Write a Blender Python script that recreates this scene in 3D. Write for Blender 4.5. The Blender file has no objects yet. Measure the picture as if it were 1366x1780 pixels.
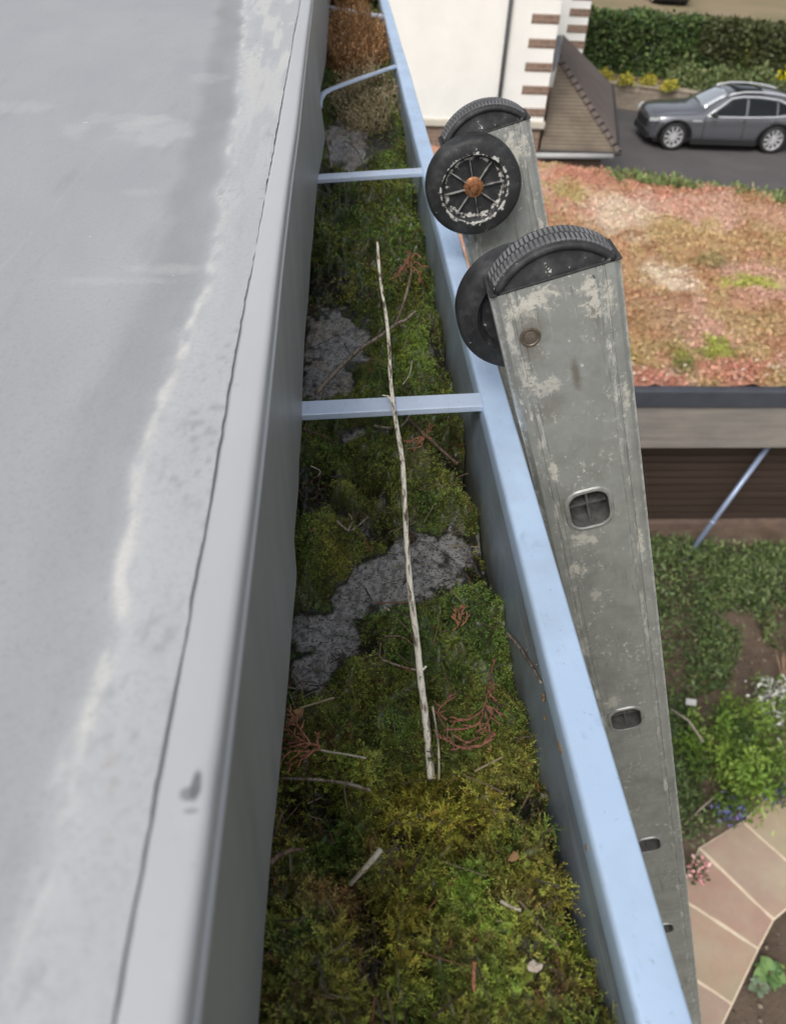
import bpy, bmesh, math, random
import numpy as np
from mathutils import Vector, Matrix
R_ = math.radians
S = bpy.context.scene
COL = S.collection

# ------------------------------------------------------------------ camera, world, sun, exposure
FPX, CX, CY = 1350.0, 683.0, 890.0
_g = np.array([580 - CX, -320 - CY, FPX]); _g /= np.linalg.norm(_g)          # along the gutter
_n = np.array([600 - CX, 2396 - CY, FPX]); _n -= _g * (_n @ _g); _n /= np.linalg.norm(_n)   # straight down
_x = np.cross(_g, -_n)
ROT = np.array([_x, _g, -_n])
cam_d = bpy.data.cameras.new("camera")
cam = bpy.data.objects.new("camera", cam_d); COL.objects.link(cam)
r, u, b = ROT @ np.array([1, 0, 0]), ROT @ np.array([0, -1, 0]), ROT @ np.array([0, 0, -1])
cam.matrix_world = Matrix(((r[0], u[0], b[0], 0), (r[1], u[1], b[1], 0), (r[2], u[2], b[2], 0), (0, 0, 0, 1)))
cam_d.sensor_width = 36; cam_d.lens = 36 * FPX / 1780
cam_d.clip_start = 0.01; cam_d.clip_end = 2000
cam_d.dof.use_dof = True; cam_d.dof.focus_distance = 0.52; cam_d.dof.aperture_fstop = 13
S.camera = cam

SUN_EL, SUN_AZ = 48, -150           # azimuth measured from +Y towards +X
w = bpy.data.worlds.new("World"); S.world = w; w.use_nodes = True
nt = w.node_tree; bg = nt.nodes["Background"]
sky = nt.nodes.new("ShaderNodeTexSky"); sky.sky_type = 'NISHITA'; sky.sun_disc = False
sky.sun_elevation = R_(SUN_EL); sky.sun_rotation = R_(SUN_AZ)
sky.air_density = 1.0; sky.dust_density = 4.0; sky.ozone_density = 1.0
hs = nt.nodes.new("ShaderNodeHueSaturation"); hs.inputs['Saturation'].default_value = 0.30
nt.links.new(sky.outputs[0], hs.inputs['Color']); nt.links.new(hs.outputs[0], bg.inputs[0])
bg.inputs[1].default_value = 0.15
sd = bpy.data.lights.new("sun", 'SUN'); sd.energy = 1.3; sd.angle = R_(25); sd.color = (1, .97, .92)
sun = bpy.data.objects.new("sun", sd); COL.objects.link(sun)
_sv = Vector((math.sin(R_(SUN_AZ)) * math.cos(R_(SUN_EL)), math.cos(R_(SUN_AZ)) * math.cos(R_(SUN_EL)), math.sin(R_(SUN_EL))))
sun.rotation_euler = _sv.to_track_quat('Z', 'Y').to_euler()
S.view_settings.view_transform = 'Standard'; S.view_settings.look = 'None'
S.view_settings.exposure = 0.25; S.view_settings.gamma = 1

G = -6.7                            # height of the garden below the camera

# ------------------------------------------------------------------ helpers
def ray(px, py): return ROT @ np.array([(px - CX) / FPX, (py - CY) / FPX, 1.0])
def at_z(px, py, z): q = ray(px, py); return q * (z / q[2])
def at_y(px, py, y): q = ray(px, py); return q * (y / q[1])
def at_x(px, py, x): q = ray(px, py); return q * (x / q[0])
def at_slope(px, py, a, bb): q = ray(px, py); return q * (a / (q[2] - bb * q[1]))   # plane z = a + bb*y

def put(name, me, m=None, parent=None, smooth=False):
    o = bpy.data.objects.new(name, me); COL.objects.link(o)
    if m is not None: me.materials.append(m)
    if parent is not None: o.parent = parent
    if smooth: me.polygons.foreach_set('use_smooth', [True] * len(me.polygons))
    return o
def mesh(name, v, f, m=None, parent=None, smooth=False):
    me = bpy.data.meshes.new(name)
    me.from_pydata([tuple(map(float, p)) for p in v], [], [tuple(map(int, q)) for q in f]); me.update()
    return put(name, me, m, parent, smooth)
def empty(name, loc=(0, 0, 0)):
    o = bpy.data.objects.new(name, None); COL.objects.link(o); o.location = loc; o.empty_display_size = .05
    return o
def tag(o, label=None, cat=None, group=None, kind=None):
    if label: o['label'] = label
    if cat: o['category'] = cat
    if group: o['group'] = group
    if kind: o['kind'] = kind
    return o
def bake(o):
    dg = bpy.context.evaluated_depsgraph_get(); dg.update()
    me = bpy.data.meshes.new_from_object(o.evaluated_get(dg)); o.modifiers.clear(); o.data = me
def bevel(o, wd, seg=2):
    m = o.modifiers.new('b', 'BEVEL'); m.width = wd; m.segments = seg; m.limit_method = 'ANGLE'; m.angle_limit = R_(35)
    return o

class MB:
    def __init__(s): s.v = []; s.f = []
    def add(s, v, f):
        k = len(s.v); s.v += [tuple(p) for p in v]; s.f += [tuple(i + k for i in q) for q in f]; return s
    def box(s, a, c, M=None):
        x0, y0, z0 = a; x1, y1, z1 = c
        v = [(x0, y0, z0), (x1, y0, z0), (x1, y1, z0), (x0, y1, z0), (x0, y0, z1), (x1, y0, z1), (x1, y1, z1), (x0, y1, z1)]
        if M is not None: v = [tuple(M @ Vector(p)) for p in v]
        return s.add(v, [(0, 3, 2, 1), (4, 5, 6, 7), (0, 1, 5, 4), (1, 2, 6, 5), (2, 3, 7, 6), (3, 0, 4, 7)])
    def tube(s, pts, rad, n=8, caps=True):
        pts = [Vector(p) for p in pts]; m = len(pts)
        if not hasattr(rad, '__len__'): rad = [rad] * m
        ref = Vector((0.13, .21, 1)).normalized(); v = []; f = []
        for i, p in enumerate(pts):
            t = (pts[min(i + 1, m - 1)] - pts[max(i - 1, 0)]).normalized()
            a = t.cross(ref)
            if a.length < 1e-3: a = t.cross(Vector((1, 0, 0)))
            a.normalize(); c = t.cross(a)
            for k in range(n):
                q = 2 * math.pi * k / n; v.append(p + (a * math.cos(q) + c * math.sin(q)) * rad[i])
        for i in range(m - 1):
            for k in range(n):
                f.append((i * n + k, i * n + (k + 1) % n, (i + 1) * n + (k + 1) % n, (i + 1) * n + k))
        if caps: f.append(tuple(range(n - 1, -1, -1))); f.append(tuple(range((m - 1) * n, m * n)))
        return s.add(v, f)
    def lathe(s, prof, n=32, M=None, close=False):       # prof (radius, axial) round local Y
        v = []; f = []; m = len(prof)
        for k in range(n):
            q = 2 * math.pi * k / n
            for (rr, a) in prof:
                p = Vector((rr * math.cos(q), a, rr * math.sin(q))); v.append(M @ p if M is not None else p)
        for k in range(n):
            k2 = (k + 1) % n
            for i in range(m - 1 + (1 if close else 0)):
                j = (i + 1) % m
                f.append((k * m + i, k * m + j, k2 * m + j, k2 * m + i))
        return s.add(v, f)
    def prism(s, poly, ext):                              # poly: 3-D points, ext: vector
        n = len(poly); e = Vector(ext); p = [Vector(q) for q in poly]
        v = p + [q + e for q in p]
        return s.add(v, [tuple(range(n - 1, -1, -1)), tuple(range(n, 2 * n))] + [(i, (i + 1) % n, n + (i + 1) % n, n + i) for i in range(n)])
    def build(s, name, m=None, parent=None, smooth=False):
        o = mesh(name, s.v, s.f, m, parent, smooth)
        bm = bmesh.new(); bm.from_mesh(o.data); bmesh.ops.recalc_face_normals(bm, faces=bm.faces); bm.to_mesh(o.data); bm.free()
        return o
def autosmooth(o, ang=35):
    me = o.data
    me.polygons.foreach_set('use_smooth', [True] * len(me.polygons))
    bm = bmesh.new(); bm.from_mesh(me)
    for e in bm.edges:
        if len(e.link_faces) == 2 and e.calc_face_angle(0) > R_(ang): e.smooth = False
    bm.to_mesh(me); bm.free(); return o

def hsh(ix, iy, seed):
    n = (ix.astype(np.int64) * 374761393 + iy.astype(np.int64) * 668265263 + seed * 1442695041) & 0x7fffffff
    n = ((n ^ (n >> 13)) * 1274126177) & 0x7fffffff
    return ((n ^ (n >> 16)) & 0xffff) / 65535.0
def vn(x, y, seed=0):
    x = np.asarray(x, float); y = np.asarray(y, float)
    ix = np.floor(x); iy = np.floor(y); fx = x - ix; fy = y - iy
    fx = fx * fx * (3 - 2 * fx); fy = fy * fy * (3 - 2 * fy)
    a = hsh(ix, iy, seed); b2 = hsh(ix + 1, iy, seed); c = hsh(ix, iy + 1, seed); d = hsh(ix + 1, iy + 1, seed)
    return (a * (1 - fx) + b2 * fx) * (1 - fy) + (c * (1 - fx) + d * fx) * fy
def fbm(x, y, seed=0, o=4):
    t = 0; a = .5; n = 0
    for i in range(o): t = t + a * vn(x * 2 ** i, y * 2 ** i, seed + i * 7); n += a; a *= .5
    return t / n
def cushions(x, y, seed=0):                                # rounded domes round scattered centres, 1 on top, 0 in the gaps
    x = np.asarray(x, float); y = np.asarray(y, float); ix = np.floor(x); iy = np.floor(y); best = np.full(np.shape(x), 9.0)
    for a in (-1, 0, 1):
        for c in (-1, 0, 1):
            px = ix + a + hsh(ix + a, iy + c, seed); py = iy + c + hsh(ix + a, iy + c, seed + 5); rr = .55 + .5 * hsh(ix + a, iy + c, seed + 9)
            best = np.minimum(best, np.hypot(x - px, y - py) / rr)
    return np.sqrt(np.clip(1 - np.clip(best, 0, 1) ** 2, 0, 1))
def sstep(a, c, x): t = np.clip((x - a) / (c - a), 0, 1); return t * t * (3 - 2 * t)

def tint_attr(me, cols):
    at = me.color_attributes.new('tint', 'FLOAT_COLOR', 'POINT')
    c = np.ones((len(cols), 4), np.float32); c[:, :3] = cols
    at.data.foreach_set('color', c.ravel())
def quads(name, V, C, m, parent=None):                    # V[n,4,3]  C[n,3] or [n,4,3]
    n = len(V); me = bpy.data.meshes.new(name)
    me.vertices.add(n * 4); me.vertices.foreach_set('co', V.reshape(-1).astype(np.float32))
    me.loops.add(n * 4); me.loops.foreach_set('vertex_index', np.arange(n * 4, dtype=np.int32))
    me.polygons.add(n); me.polygons.foreach_set('loop_start', np.arange(0, n * 4, 4, dtype=np.int32))
    me.update(calc_edges=True)
    if C.ndim == 2: C = np.repeat(C[:, None, :], 4, 1)
    tint_attr(me, C.reshape(-1, 3))
    return put(name, me, m, parent)
def grid(name, P, m, parent=None, cols=None, smooth=True): # P[nu,nv,3]
    nu, nv = P.shape[:2]
    i = np.arange(nu - 1)[:, None] * nv + np.arange(nv - 1)[None, :]
    F = np.stack([i, i + nv, i + nv + 1, i + 1], -1).reshape(-1, 4)
    me = bpy.data.meshes.new(name); n = len(F)
    me.vertices.add(nu * nv); me.vertices.foreach_set('co', P.reshape(-1).astype(np.float32))
    me.loops.add(n * 4); me.loops.foreach_set('vertex_index', F.reshape(-1).astype(np.int32))
    me.polygons.add(n); me.polygons.foreach_set('loop_start', np.arange(0, n * 4, 4, dtype=np.int32))
    me.update(calc_edges=True)
    if cols is not None: tint_attr(me, cols.reshape(-1, 3))
    return put(name, me, m, parent, smooth)
def unit(a): return a / np.maximum(np.linalg.norm(a, axis=-1, keepdims=True), 1e-9)
def leaves(rng, P, L, Wd, up=0.3):                         # diamond leaves at P
    n = len(P); d = unit(rng.normal(size=(n, 3)) + np.array([0, 0, up])); s = unit(np.cross(d, rng.normal(size=(n, 3))))
    L = np.broadcast_to(L, (n,))[:, None] * rng.uniform(.7, 1.3, (n, 1)); Wd = np.broadcast_to(Wd, (n,))[:, None]
    return np.stack([P, P + d * L * .5 + s * Wd * .5, P + d * L, P + d * L * .5 - s * Wd * .5], 1)
def pick(rng, pal, n, jit=.15, wt=None):
    pal = np.array(pal, float); k = rng.choice(len(pal), n, p=wt)
    return pal[k] * rng.uniform(1 - jit, 1 + jit, (n, 1))

# ------------------------------------------------------------------ materials
class NB:
    def __init__(s, name):
        s.m = bpy.data.materials.new(name); s.m.use_nodes = True; s.t = s.m.node_tree; s.p = s.t.nodes['Principled BSDF']
        s.co = s.t.nodes.new('ShaderNodeTexCoord').outputs['Object']
    def n(s, ty, **k):
        q = s.t.nodes.new(ty)
        for a, v in k.items(): setattr(q, a, v)
        return q
    def l(s, a, c): s.t.links.new(a, c)
    def setin(s, sock, v):
        if hasattr(v, 'is_output'): s.l(v, sock)
        else: sock.default_value = v
    def noise(s, sc, det=4, rough=.55, stretch=None, co=None, dist=0):
        co = co or s.co
        if stretch:
            mp = s.n('ShaderNodeMapping'); mp.inputs['Scale'].default_value = stretch; s.l(co, mp.inputs[0]); co = mp.outputs[0]
        q = s.n('ShaderNodeTexNoise'); q.inputs['Scale'].default_value = sc; q.inputs['Detail'].default_value = det
        q.inputs['Roughness'].default_value = rough; q.inputs['Distortion'].default_value = dist; s.l(co, q.inputs['Vector']); return q.outputs['Fac']
    def ramp(s, fac, stops):
        q = s.n('ShaderNodeValToRGB'); e = q.color_ramp.elements
        while len(e) < len(stops): e.new(.5)
        for el, (p, c) in zip(e, stops):
            el.position = p; el.color = (c, c, c, 1) if not hasattr(c, '__len__') else (*c, 1)
        s.l(fac, q.inputs[0]); return q.outputs[0]
    def mix(s, f, a, c, mode='MIX'):
        q = s.n('ShaderNodeMix', data_type='RGBA', blend_type=mode)
        s.setin(q.inputs[0], f)
        for k, v in ((6, a), (7, c)):
            if hasattr(v, 'is_output'): s.l(v, q.inputs[k])
            else: q.inputs[k].default_value = (*v, 1)
        return q.outputs[2]
    def math(s, op, a, c=0.0):
        q = s.n('ShaderNodeMath', operation=op); s.setin(q.inputs[0], a); s.setin(q.inputs[1], c); return q.outputs[0]
    def bump(s, h, st=.3, d=.01):
        q = s.n('ShaderNodeBump'); q.inputs['Strength'].default_value = st; q.inputs['Distance'].default_value = d
        s.l(h, q.inputs['Height']); s.l(q.outputs[0], s.p.inputs['Normal'])
    def attr(s, name='tint'):
        q = s.n('ShaderNodeAttribute'); q.attribute_name = name; return q.outputs['Color']
    def fin(s, col, rough=.6, metal=0.0, spec=None):
        if hasattr(col, 'is_output'): s.l(col, s.p.inputs['Base Color'])
        else: s.p.inputs['Base Color'].default_value = (*col, 1)
        s.setin(s.p.inputs['Roughness'], rough); s.setin(s.p.inputs['Metallic'], metal)
        if spec is not None: s.p.inputs['Specular IOR Level'].default_value = spec
        return s.m
def simple(name, c1, c2=None, sc=8, rough=.6, metal=0., bump=0, bsc=None, bd=.01, stretch=None, spec=None):
    b_ = NB(name)
    c2 = c2 or tuple(x * .7 for x in c1)
    f = b_.noise(sc, 5, .6, stretch)
    col = b_.mix(b_.ramp(f, [(.35, 0.), (.65, 1.)]), c1, c2)
    if bump: b_.bump(b_.noise(bsc or sc * 4, 5, .6, stretch), bump, bd)
    return b_.fin(col, rough, metal, spec)
def tinted(name, rough=.65, spec=.3, sub=0., trans=0., bsc=None, bd=.002):
    b_ = NB(name); c = b_.attr()
    if bsc:
        nn = b_.noise(bsc, 5, .65); b_.bump(nn, .6, bd)
        c = b_.mix(b_.ramp(nn, [(.3, .55), (.7, 1.25)]), (0, 0, 0), c) if False else c
    m = b_.fin(c, rough, 0, spec)
    return m

M_leaf = tinted('leaf_tint', .55, .35)
M_moss = tinted('moss_tint', .7, .25)
M_stem = simple('dry_stem', (.16, .10, .06), (.08, .05, .035), 60, .8)

# gutter metal: pale blue coated steel with dirt and rain streaks
def gutter_metal(name, dirt=.25, base=(.33, .43, .58), dark=(.22, .29, .40), tide=None):
    b_ = NB(name)
    streak = b_.noise(9, 6, .6, (1, .6, .25)); spk = b_.noise(260, 3, .7); big = b_.noise(14, 4, .6)
    col = b_.mix(b_.ramp(streak, [(.3, 0.), (.75, 1.)]), base, dark)
    col = b_.mix(b_.math('MULTIPLY', b_.ramp(big, [(.45, 0.), (.7, 1.)]), dirt), col, (.20, .19, .16))
    col = b_.mix(b_.math('MULTIPLY', b_.ramp(spk, [(.66, 0.), (.74, 1.)]), dirt * 1.6), col, (.10, .08, .06))
    c2_ = b_.noise(70, 5, .7, (1, .06, 1)); col = b_.mix(b_.ramp(c2_, [(.62, 0.), (.68, .22)]), col, (.75, .82, .9)); col = b_.mix(b_.ramp(b_.noise(120, 4, .7, (1, .4, .12)), [(.60, 0.), (.72, .30)]), col, tuple(x * .55 for x in dark))
    if tide:
        sp_ = b_.n('ShaderNodeSeparateXYZ'); b_.l(b_.co, sp_.inputs[0]); hz = b_.math('ADD', sp_.outputs[2], b_.math('MULTIPLY', b_.math('SUBTRACT', b_.noise(45, 5, .65), .5), .045))
        col = b_.mix(b_.ramp(b_.math('MULTIPLY', b_.math('ADD', hz, .42), 10.), [(.22, .85), (.52, 0.)]), col, (.13, .125, .09))
    b_.bump(b_.noise(500, 3, .6), .08, .001)
    ro = b_.ramp(big, [(.3, .32), (.7, .5)])
    return b_.fin(col, ro, .35, .5)
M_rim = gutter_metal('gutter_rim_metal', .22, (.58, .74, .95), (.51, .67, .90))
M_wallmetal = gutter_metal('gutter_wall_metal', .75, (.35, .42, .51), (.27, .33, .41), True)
M_strut = gutter_metal('gutter_strut_metal', .22, (.62, .71, .86), (.50, .60, .76))

# ------------------------------------------------------------------ the flat roof this photo is taken from
RY0, RY1 = -.6, 3.4
ZR = -.16
def poly_interp(pts, y): p = sorted(pts); return np.interp(y, [q[0] for q in p], [q[1] for q in p])
roof = empty('flat_roof', (-.04, .5, ZR))
tag(roof, 'grey flat roof membrane with chalky tide marks and folded metal edge trim', 'roof')
roof.location = (0, 0, 0)
def membrane_material():
    b_ = NB('roof_membrane')
    tint = b_.attr()
    fine = b_.noise(420, 3, .7); med = b_.noise(16, 6, .62, (1, .35, 1)); spk = b_.noise(130, 2, .5); grit = b_.noise(1100, 2, .6); big = b_.noise(5, 4, .55)
    c = b_.mix(b_.ramp(med, [(.25, 0.), (.8, .30)]), tint, (.50, .50, .49))
    c = b_.mix(b_.ramp(big, [(.35, 0.), (.75, .22)]), c, (.30, .315, .34))
    c = b_.mix(b_.ramp(fine, [(.35, .22), (.5, 0.)]), c, (.22, .225, .23))
    c = b_.mix(b_.ramp(spk, [(.775, 0.), (.80, .6)]), c, (.65, .65, .63))
    c = b_.mix(b_.ramp(grit, [(.60, 0.), (.68, .35)]), c, (.16, .16, .16)); c = b_.mix(b_.ramp(b_.noise(60, 5, .7, (1, .15, 1)), [(.58, 0.), (.72, .25)]), c, (.20, .205, .21))
    b_.bump(b_.math('ADD', fine, b_.math('MULTIPLY', med, 4.)), .16, .0009)
    return b_.fin(c, b_.ramp(big, [(.3, .36), (.7, .55)]), 0, .5)
M_mem = membrane_material()
def membrane():
    ys = np.concatenate([np.linspace(RY0, 0, 20)[:-1], np.linspace(0, 1.3, 420), np.linspace(1.3, RY1, 120)[1:]])
    xs = np.concatenate([-np.geomspace(9, .22, 60)[:-1], np.linspace(-.22, -.0402, 190)])
    X, Y = np.meshgrid(xs, ys, indexing='ij')
    jag = (fbm(Y[-1] * 160, Y[-1] * 0, 5, 3) - .5) * .0010 + (fbm(Y[-1] * 16, Y[-1] * 0, 9, 2) - .5) * .0012
    X[-1] += jag; X[-2] += jag * .6
    ch = poly_interp([(-.6, -.060), (.057, -.059), (.073, -.058), (.124, -.0585), (.205, -.064), (.25, -.0625), (.299, -.0605), (.36, -.059), (.419, -.0605), (.677, -.075), (.8, -.085), (1.052, -.102), (3.4, -.2)], Y)
    ch = ch + (fbm(Y * 22, Y * 0 + .3, 3, 4) - .5) * .012 + (fbm(Y * 120, X * 120, 4, 2) - .5) * .002
    d = X - ch                                             # > 0 : on the raised edge
    Z = ZR - .0042 * (1 - sstep(-.016, .012, d)) + (fbm(X * 7, Y * 4, 12, 2) - .5) * .004 * sstep(.05, .3, -X)
    Z += (fbm(X * 60, Y * 30, 13, 2) - .5) * .0006
    base = np.array([.298, .307, .322]); edge = np.array([.385, .395, .41]); chalk = np.array([.56, .55, .52]); dk = np.array([.195, .20, .206])
    C = base + 0 * X[..., None]
    e = sstep(-.004, .006, d)[..., None]; C = C * (1 - e) + edge * e
    kn = fbm(X * 260, Y * 90, 21, 4)
    k = np.exp(-(d / np.where(d > 0, .0034, .0018)) ** 2) * sstep(.25, .75, kn) * (.40 + .7 * vn(Y * 9, Y * 0, 22))
    far = sstep(.35, .8, Y); k2 = sstep(-.001, .010, d) * sstep(.42, .6, fbm(X * 130, Y * 14, 25, 4)) * (.06 + .75 * far)
    for kk in (k, k2):
        kk = np.clip(kk, 0, 1)[..., None]; C = C * (1 - kk) + chalk * kk
    # water-line dirt with the ramp's shading painted in: dark strip inside the chalk, clearer further up the roof
    db = sstep(-.034, -.022, d) * (1 - sstep(-.008, -.001, d)) * (.35 + .65 * sstep(.2, .45, Y)) * (.6 + .5 * fbm(X * 40, Y * 8, 31, 3))
    db = np.clip(db * .95, 0, 1)[..., None]; C = C * (1 - db) + dk * db
    # pale scuffs and dried puddles
    for (cx, cy, rx, ry, a) in ((-.123, .575, .030, .035, .55), (-.148, .60, .03, .015, .4), (-.175, .57, .012, .02, .4), (-.24, .62, .05, .02, .35), (-.085, .358, .022, .006, .45), (-.1, .345, .03, .004, .35), (-.11, .46, .014, .008, .3), (-.105, .72, .02, .02, .4), (-.30, .42, .05, .05, .2)):
        q = ((X - cx) / rx) ** 2 + ((Y - cy) / ry) ** 2
        kk = np.clip((1 - sstep(.0, 1.3, q + (fbm(X * 90, Y * 60, 41, 4) - .5) * 2.2)) * a * .75, 0, 1)[..., None]; C = C * (1 - kk) + np.array([.50, .50, .485]) * kk
    for (cx, cy, rr) in ((-.0515, .096, .0012), (-.0485, .0765, .0012), (-.05, .09, .0007)):
        kk = np.exp(-(((X - cx) ** 2 + (Y - cy) ** 2) / rr ** 2))[..., None] * .55; C = C * (1 - kk) + np.array([.33, .27, .21]) * kk
    # thin scratch
    sx = -.16 + (Y - .3) * .05; kk = (np.exp(-((X - sx) / .0009) ** 2) * .12 * (Y > .25) * (Y < .75))[..., None]; C = C * (1 - kk) + .5 * kk
    sp = (sstep(.74, .80, vn(X * 420, Y * 300, 51)) * sstep(.5, .7, fbm(X * 30, Y * 18, 52, 2)) * (d > -.002))[..., None]
    C = C * (1 - .55 * sp) + np.array([.22, .22, .22]) * .55 * sp
    return grid('membrane', np.stack([X, Y, Z], -1), M_mem, roof, C)
membrane()

FB = [(-.6, -.030), (.0, -.0305), (.086, -.030), (.147, -.029), (.195, -.0275), (.233, -.0257), (.303, -.0235), (.336, -.0268), (.378, -.0258), (.475, -.0268), (.586, -.027), (.791, -.0238), (.954, -.0221), (1.027, -.0175), (1.11, -.0140), (1.18, -.021), (1.232, -.0256), (1.327, -.0243), (1.558, -.0165), (2.135, -.011), (3.4, -.011)]
def trim_material():
    b_ = NB('edge_trim_metal')
    n1 = b_.noise(11, 5, .6, (1, .3, 1)); n2 = b_.noise(330, 3, .7); n3 = b_.noise(60, 2, .5)
    c = b_.mix(b_.ramp(n1, [(.3, 0.), (.75, 1.)]), (.50, .505, .52), (.42, .425, .435))
    c = b_.mix(b_.ramp(n2, [(.68, 0.), (.75, .5)]), c, (.2, .2, .2))
    c = b_.mix(b_.ramp(n3, [(.70, 0.), (.78, .45)]), c, (.62, .62, .60))
    # dark mark near the near end
    for (cx, cy, rx, ry, a) in ((-.0314, .0885, .0016, .0048, .9), (-.0328, .0868, .0026, .0022, .7), (-.0318, .0828, .0022, .0009, .5)):
        mp = b_.n('ShaderNodeMapping'); mp.inputs['Location'].default_value = (-cx / rx, -cy / ry, 0); mp.inputs['Scale'].default_value = (1 / rx, 1 / ry, 0); mp.inputs['Rotation'].default_value = (0, 0, 0)
        b_.l(b_.co, mp.inputs[0]); ln = b_.n('ShaderNodeVectorMath', operation='LENGTH'); b_.l(mp.outputs[0], ln.inputs[0])
        dd = b_.math('ADD', ln.outputs['Value'], b_.math('MULTIPLY', b_.math('SUBTRACT', b_.noise(420, 3), .5), .45))
        c = b_.mix(b_.math('MULTIPLY', b_.ramp(dd, [(.55, 1.), (.95, 0.)]), a), c, (.13, .135, .14))
    b_.bump(b_.noise(24, 4, .5, (1, .5, 1)), .12, .002)
    return b_.fin(c, .38, .15, .5)
def edge_trim():
    ys = np.concatenate([np.linspace(RY0, 1.4, 420), np.linspace(1.4, RY1, 100)[1:]])
    prof = [(-.0560, -.0035), (-.0393, -.0012), (-.0391, .0007), (-.036, .0009), (-.033, .0009), (-.0306, .0009)]
    for k in range(1, 8):
        a = math.pi / 2 * k / 7; prof.append((-.0302 + .0030 * math.sin(a), -.0021 + .0030 * math.cos(a)))
    prof += [(-.0271, -.0050), (-.0270, -.0071), (-.0263, -.0076), (-.0261, -.0086), (-.0266, -.0094), (-.0278, -.0096), (-.031, -.0096)]
    P = np.zeros((len(prof), len(ys), 3))
    for i, (x, z) in enumerate(prof):
        P[i, :, 0] = x + (fbm(ys * 5, ys * 0, 61, 2) - .5) * .0016; P[i, :, 1] = ys; P[i, :, 2] = ZR + z + (fbm(ys * 6, ys * 0, 62, 2) - .5) * .0010
        if i in (1, 2): P[i, :, 0] += (fbm(ys * 190, ys * 0, 63, 3) - .5) * .0007
    # a bump where the sheet joint sits
    j = np.exp(-((ys - .0885) / .004) ** 2) * .0006; P[5:10, :, 2] += j
    o = grid('edge_trim', P, trim_material(), roof); autosmooth(o, 40)
edge_trim()
def fascia():
    b_ = NB('fascia_metal')
    st = b_.noise(30, 5, .6, (1, 1, .12)); n2 = b_.noise(200, 2, .6)
    c = b_.mix(b_.ramp(st, [(.3, 0.), (.75, 1.)]), (.315, .315, .305), (.23, .23, .228))
    c = b_.mix(b_.ramp(b_.noise(9, 4, .6), [(.5, 0.), (.75, .5)]), c, (.37, .37, .36))
    c = b_.mix(b_.ramp(n2, [(.735, 0.), (.76, .6)]), c, (.5, .5, .49))
    b_.bump(b_.noise(7, 3, .5), .2, .004)
    m = b_.fin(c, .42, .1, .5)
    ys = np.concatenate([np.linspace(RY0, 1.5, 300), np.linspace(1.5, RY1, 90)[1:]]); zs = np.linspace(ZR - .0085, -.3205, 26)
    Yg, Zg = np.meshgrid(ys, zs, indexing='ij'); t = (Zg - zs[0]) / (zs[-1] - zs[0])
    xb = poly_interp(FB, Yg); xt = -.0281 + 0 * xb
    X = xt * (1 - t ** 1.6) + xb * t ** 1.6 + (fbm(Yg * 11, Zg * 8, 71, 3) - .5) * .0025 * t
    for (yy, ss) in ((.385, .016), (.10, .02)): X += .0013 * np.exp(-((Yg - yy) / ss) ** 2) * (1 - t) * .6
    P = np.stack([X, Yg, Zg], -1); Q = P.copy(); Q[..., 0] -= .0014
    P2 = np.concatenate([P, Q[:, ::-1]], 1)
    o = grid('fascia', P2, m, roof); autosmooth(o, 60)
    bw = MB().box((-8.9, RY0, G - .2), (-.062, RY1, -.17))
    bo = bw.build('wall', simple('render_wall', (.55, .53, .49), (.47, .45, .42), 6, .85, bump=.3, bsc=80), roof)
fascia()

# ------------------------------------------------------------------ gutter
XI, XO, ZG = .1070, .1268, -.320                       # inner face, outer face and top of the front rim
gut = empty('box_gutter'); tag(gut, 'pale blue metal box gutter along the roof edge, choked with moss', 'gutter')
def gutter():
    ys = np.linspace(RY0, RY1, 160)
    wob = (fbm(ys * 3.1, ys * 0, 81, 3) - .5) * .0030
    # trough sheet: back wall, floor, front wall
    sec = [(-.056, ZG + .012), (-.056, -.455), (XI + .004, -.455), (XI + .002, -.44), (XI, -.39), (XI, ZG - .004), (XI + .004, ZG - .004), (XI + .004, -.459), (-.058, -.459), (-.058, ZG + .012)]
    P = np.zeros((len(sec), len(ys), 3))
    for i, (x, z) in enumerate(sec): P[i, :, 0] = x + (wob if x > 0 else 0); P[i, :, 1] = ys; P[i, :, 2] = z
    o = grid('trough', P, M_wallmetal, gut); autosmooth(o, 40)
    r_ = .0030; sec = []
    for (cx, cz, a0) in ((XO - r_, ZG - r_, 0), (XI + r_ - .0012, ZG - r_, 90), (XI + r_ - .0012, ZG - .016 + r_, 180), (XO - r_, ZG - .016 + r_, 270)):
        for k in range(5):
            a = R_(a0 + 90 * k / 4); sec.append((cx + r_ * math.cos(a), cz + r_ * math.sin(a)))
    sec.append(sec[0])
    P = np.zeros((len(sec), len(ys), 3))
    for i, (x, z) in enumerate(sec): P[i, :, 0] = x + wob; P[i, :, 1] = ys; P[i, :, 2] = z + (fbm(ys * 4, ys * 0, 83, 2) - .5) * .0012
    o = grid('rim', P, M_rim, gut); autosmooth(o, 50)
gutter()
def strut(a, c, wd=.0175, th=.0055, top=-.3205, mid=None):
    a = Vector(a); c = Vector(c); d = (c - a); L = d.length; d.normalize(); s = Vector((-d.y, d.x, 0)).normalized() * wd / 2
    mb = MB(); v = []; n = 10
    for i in range(n + 1):
        p = a + d * L * i / n
        for (ss, zz) in ((-1, 0), (1, 0), (1, -th), (-1, -th)): v.append(p + s * ss + Vector((0, 0, zz)))
    f = [(0, 1, 2, 3), (n * 4 + 3, n * 4 + 2, n * 4 + 1, n * 4)]
    for i in range(n):
        for k in range(4): f.append((i * 4 + k, (i + 1) * 4 + k, (i + 1) * 4 + (k + 1) % 4, i * 4 + (k + 1) % 4))
    mb.add(v, f); o = mb.build('strut', M_strut, gut); bevel(o, .0008, 2)
    return o
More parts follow.
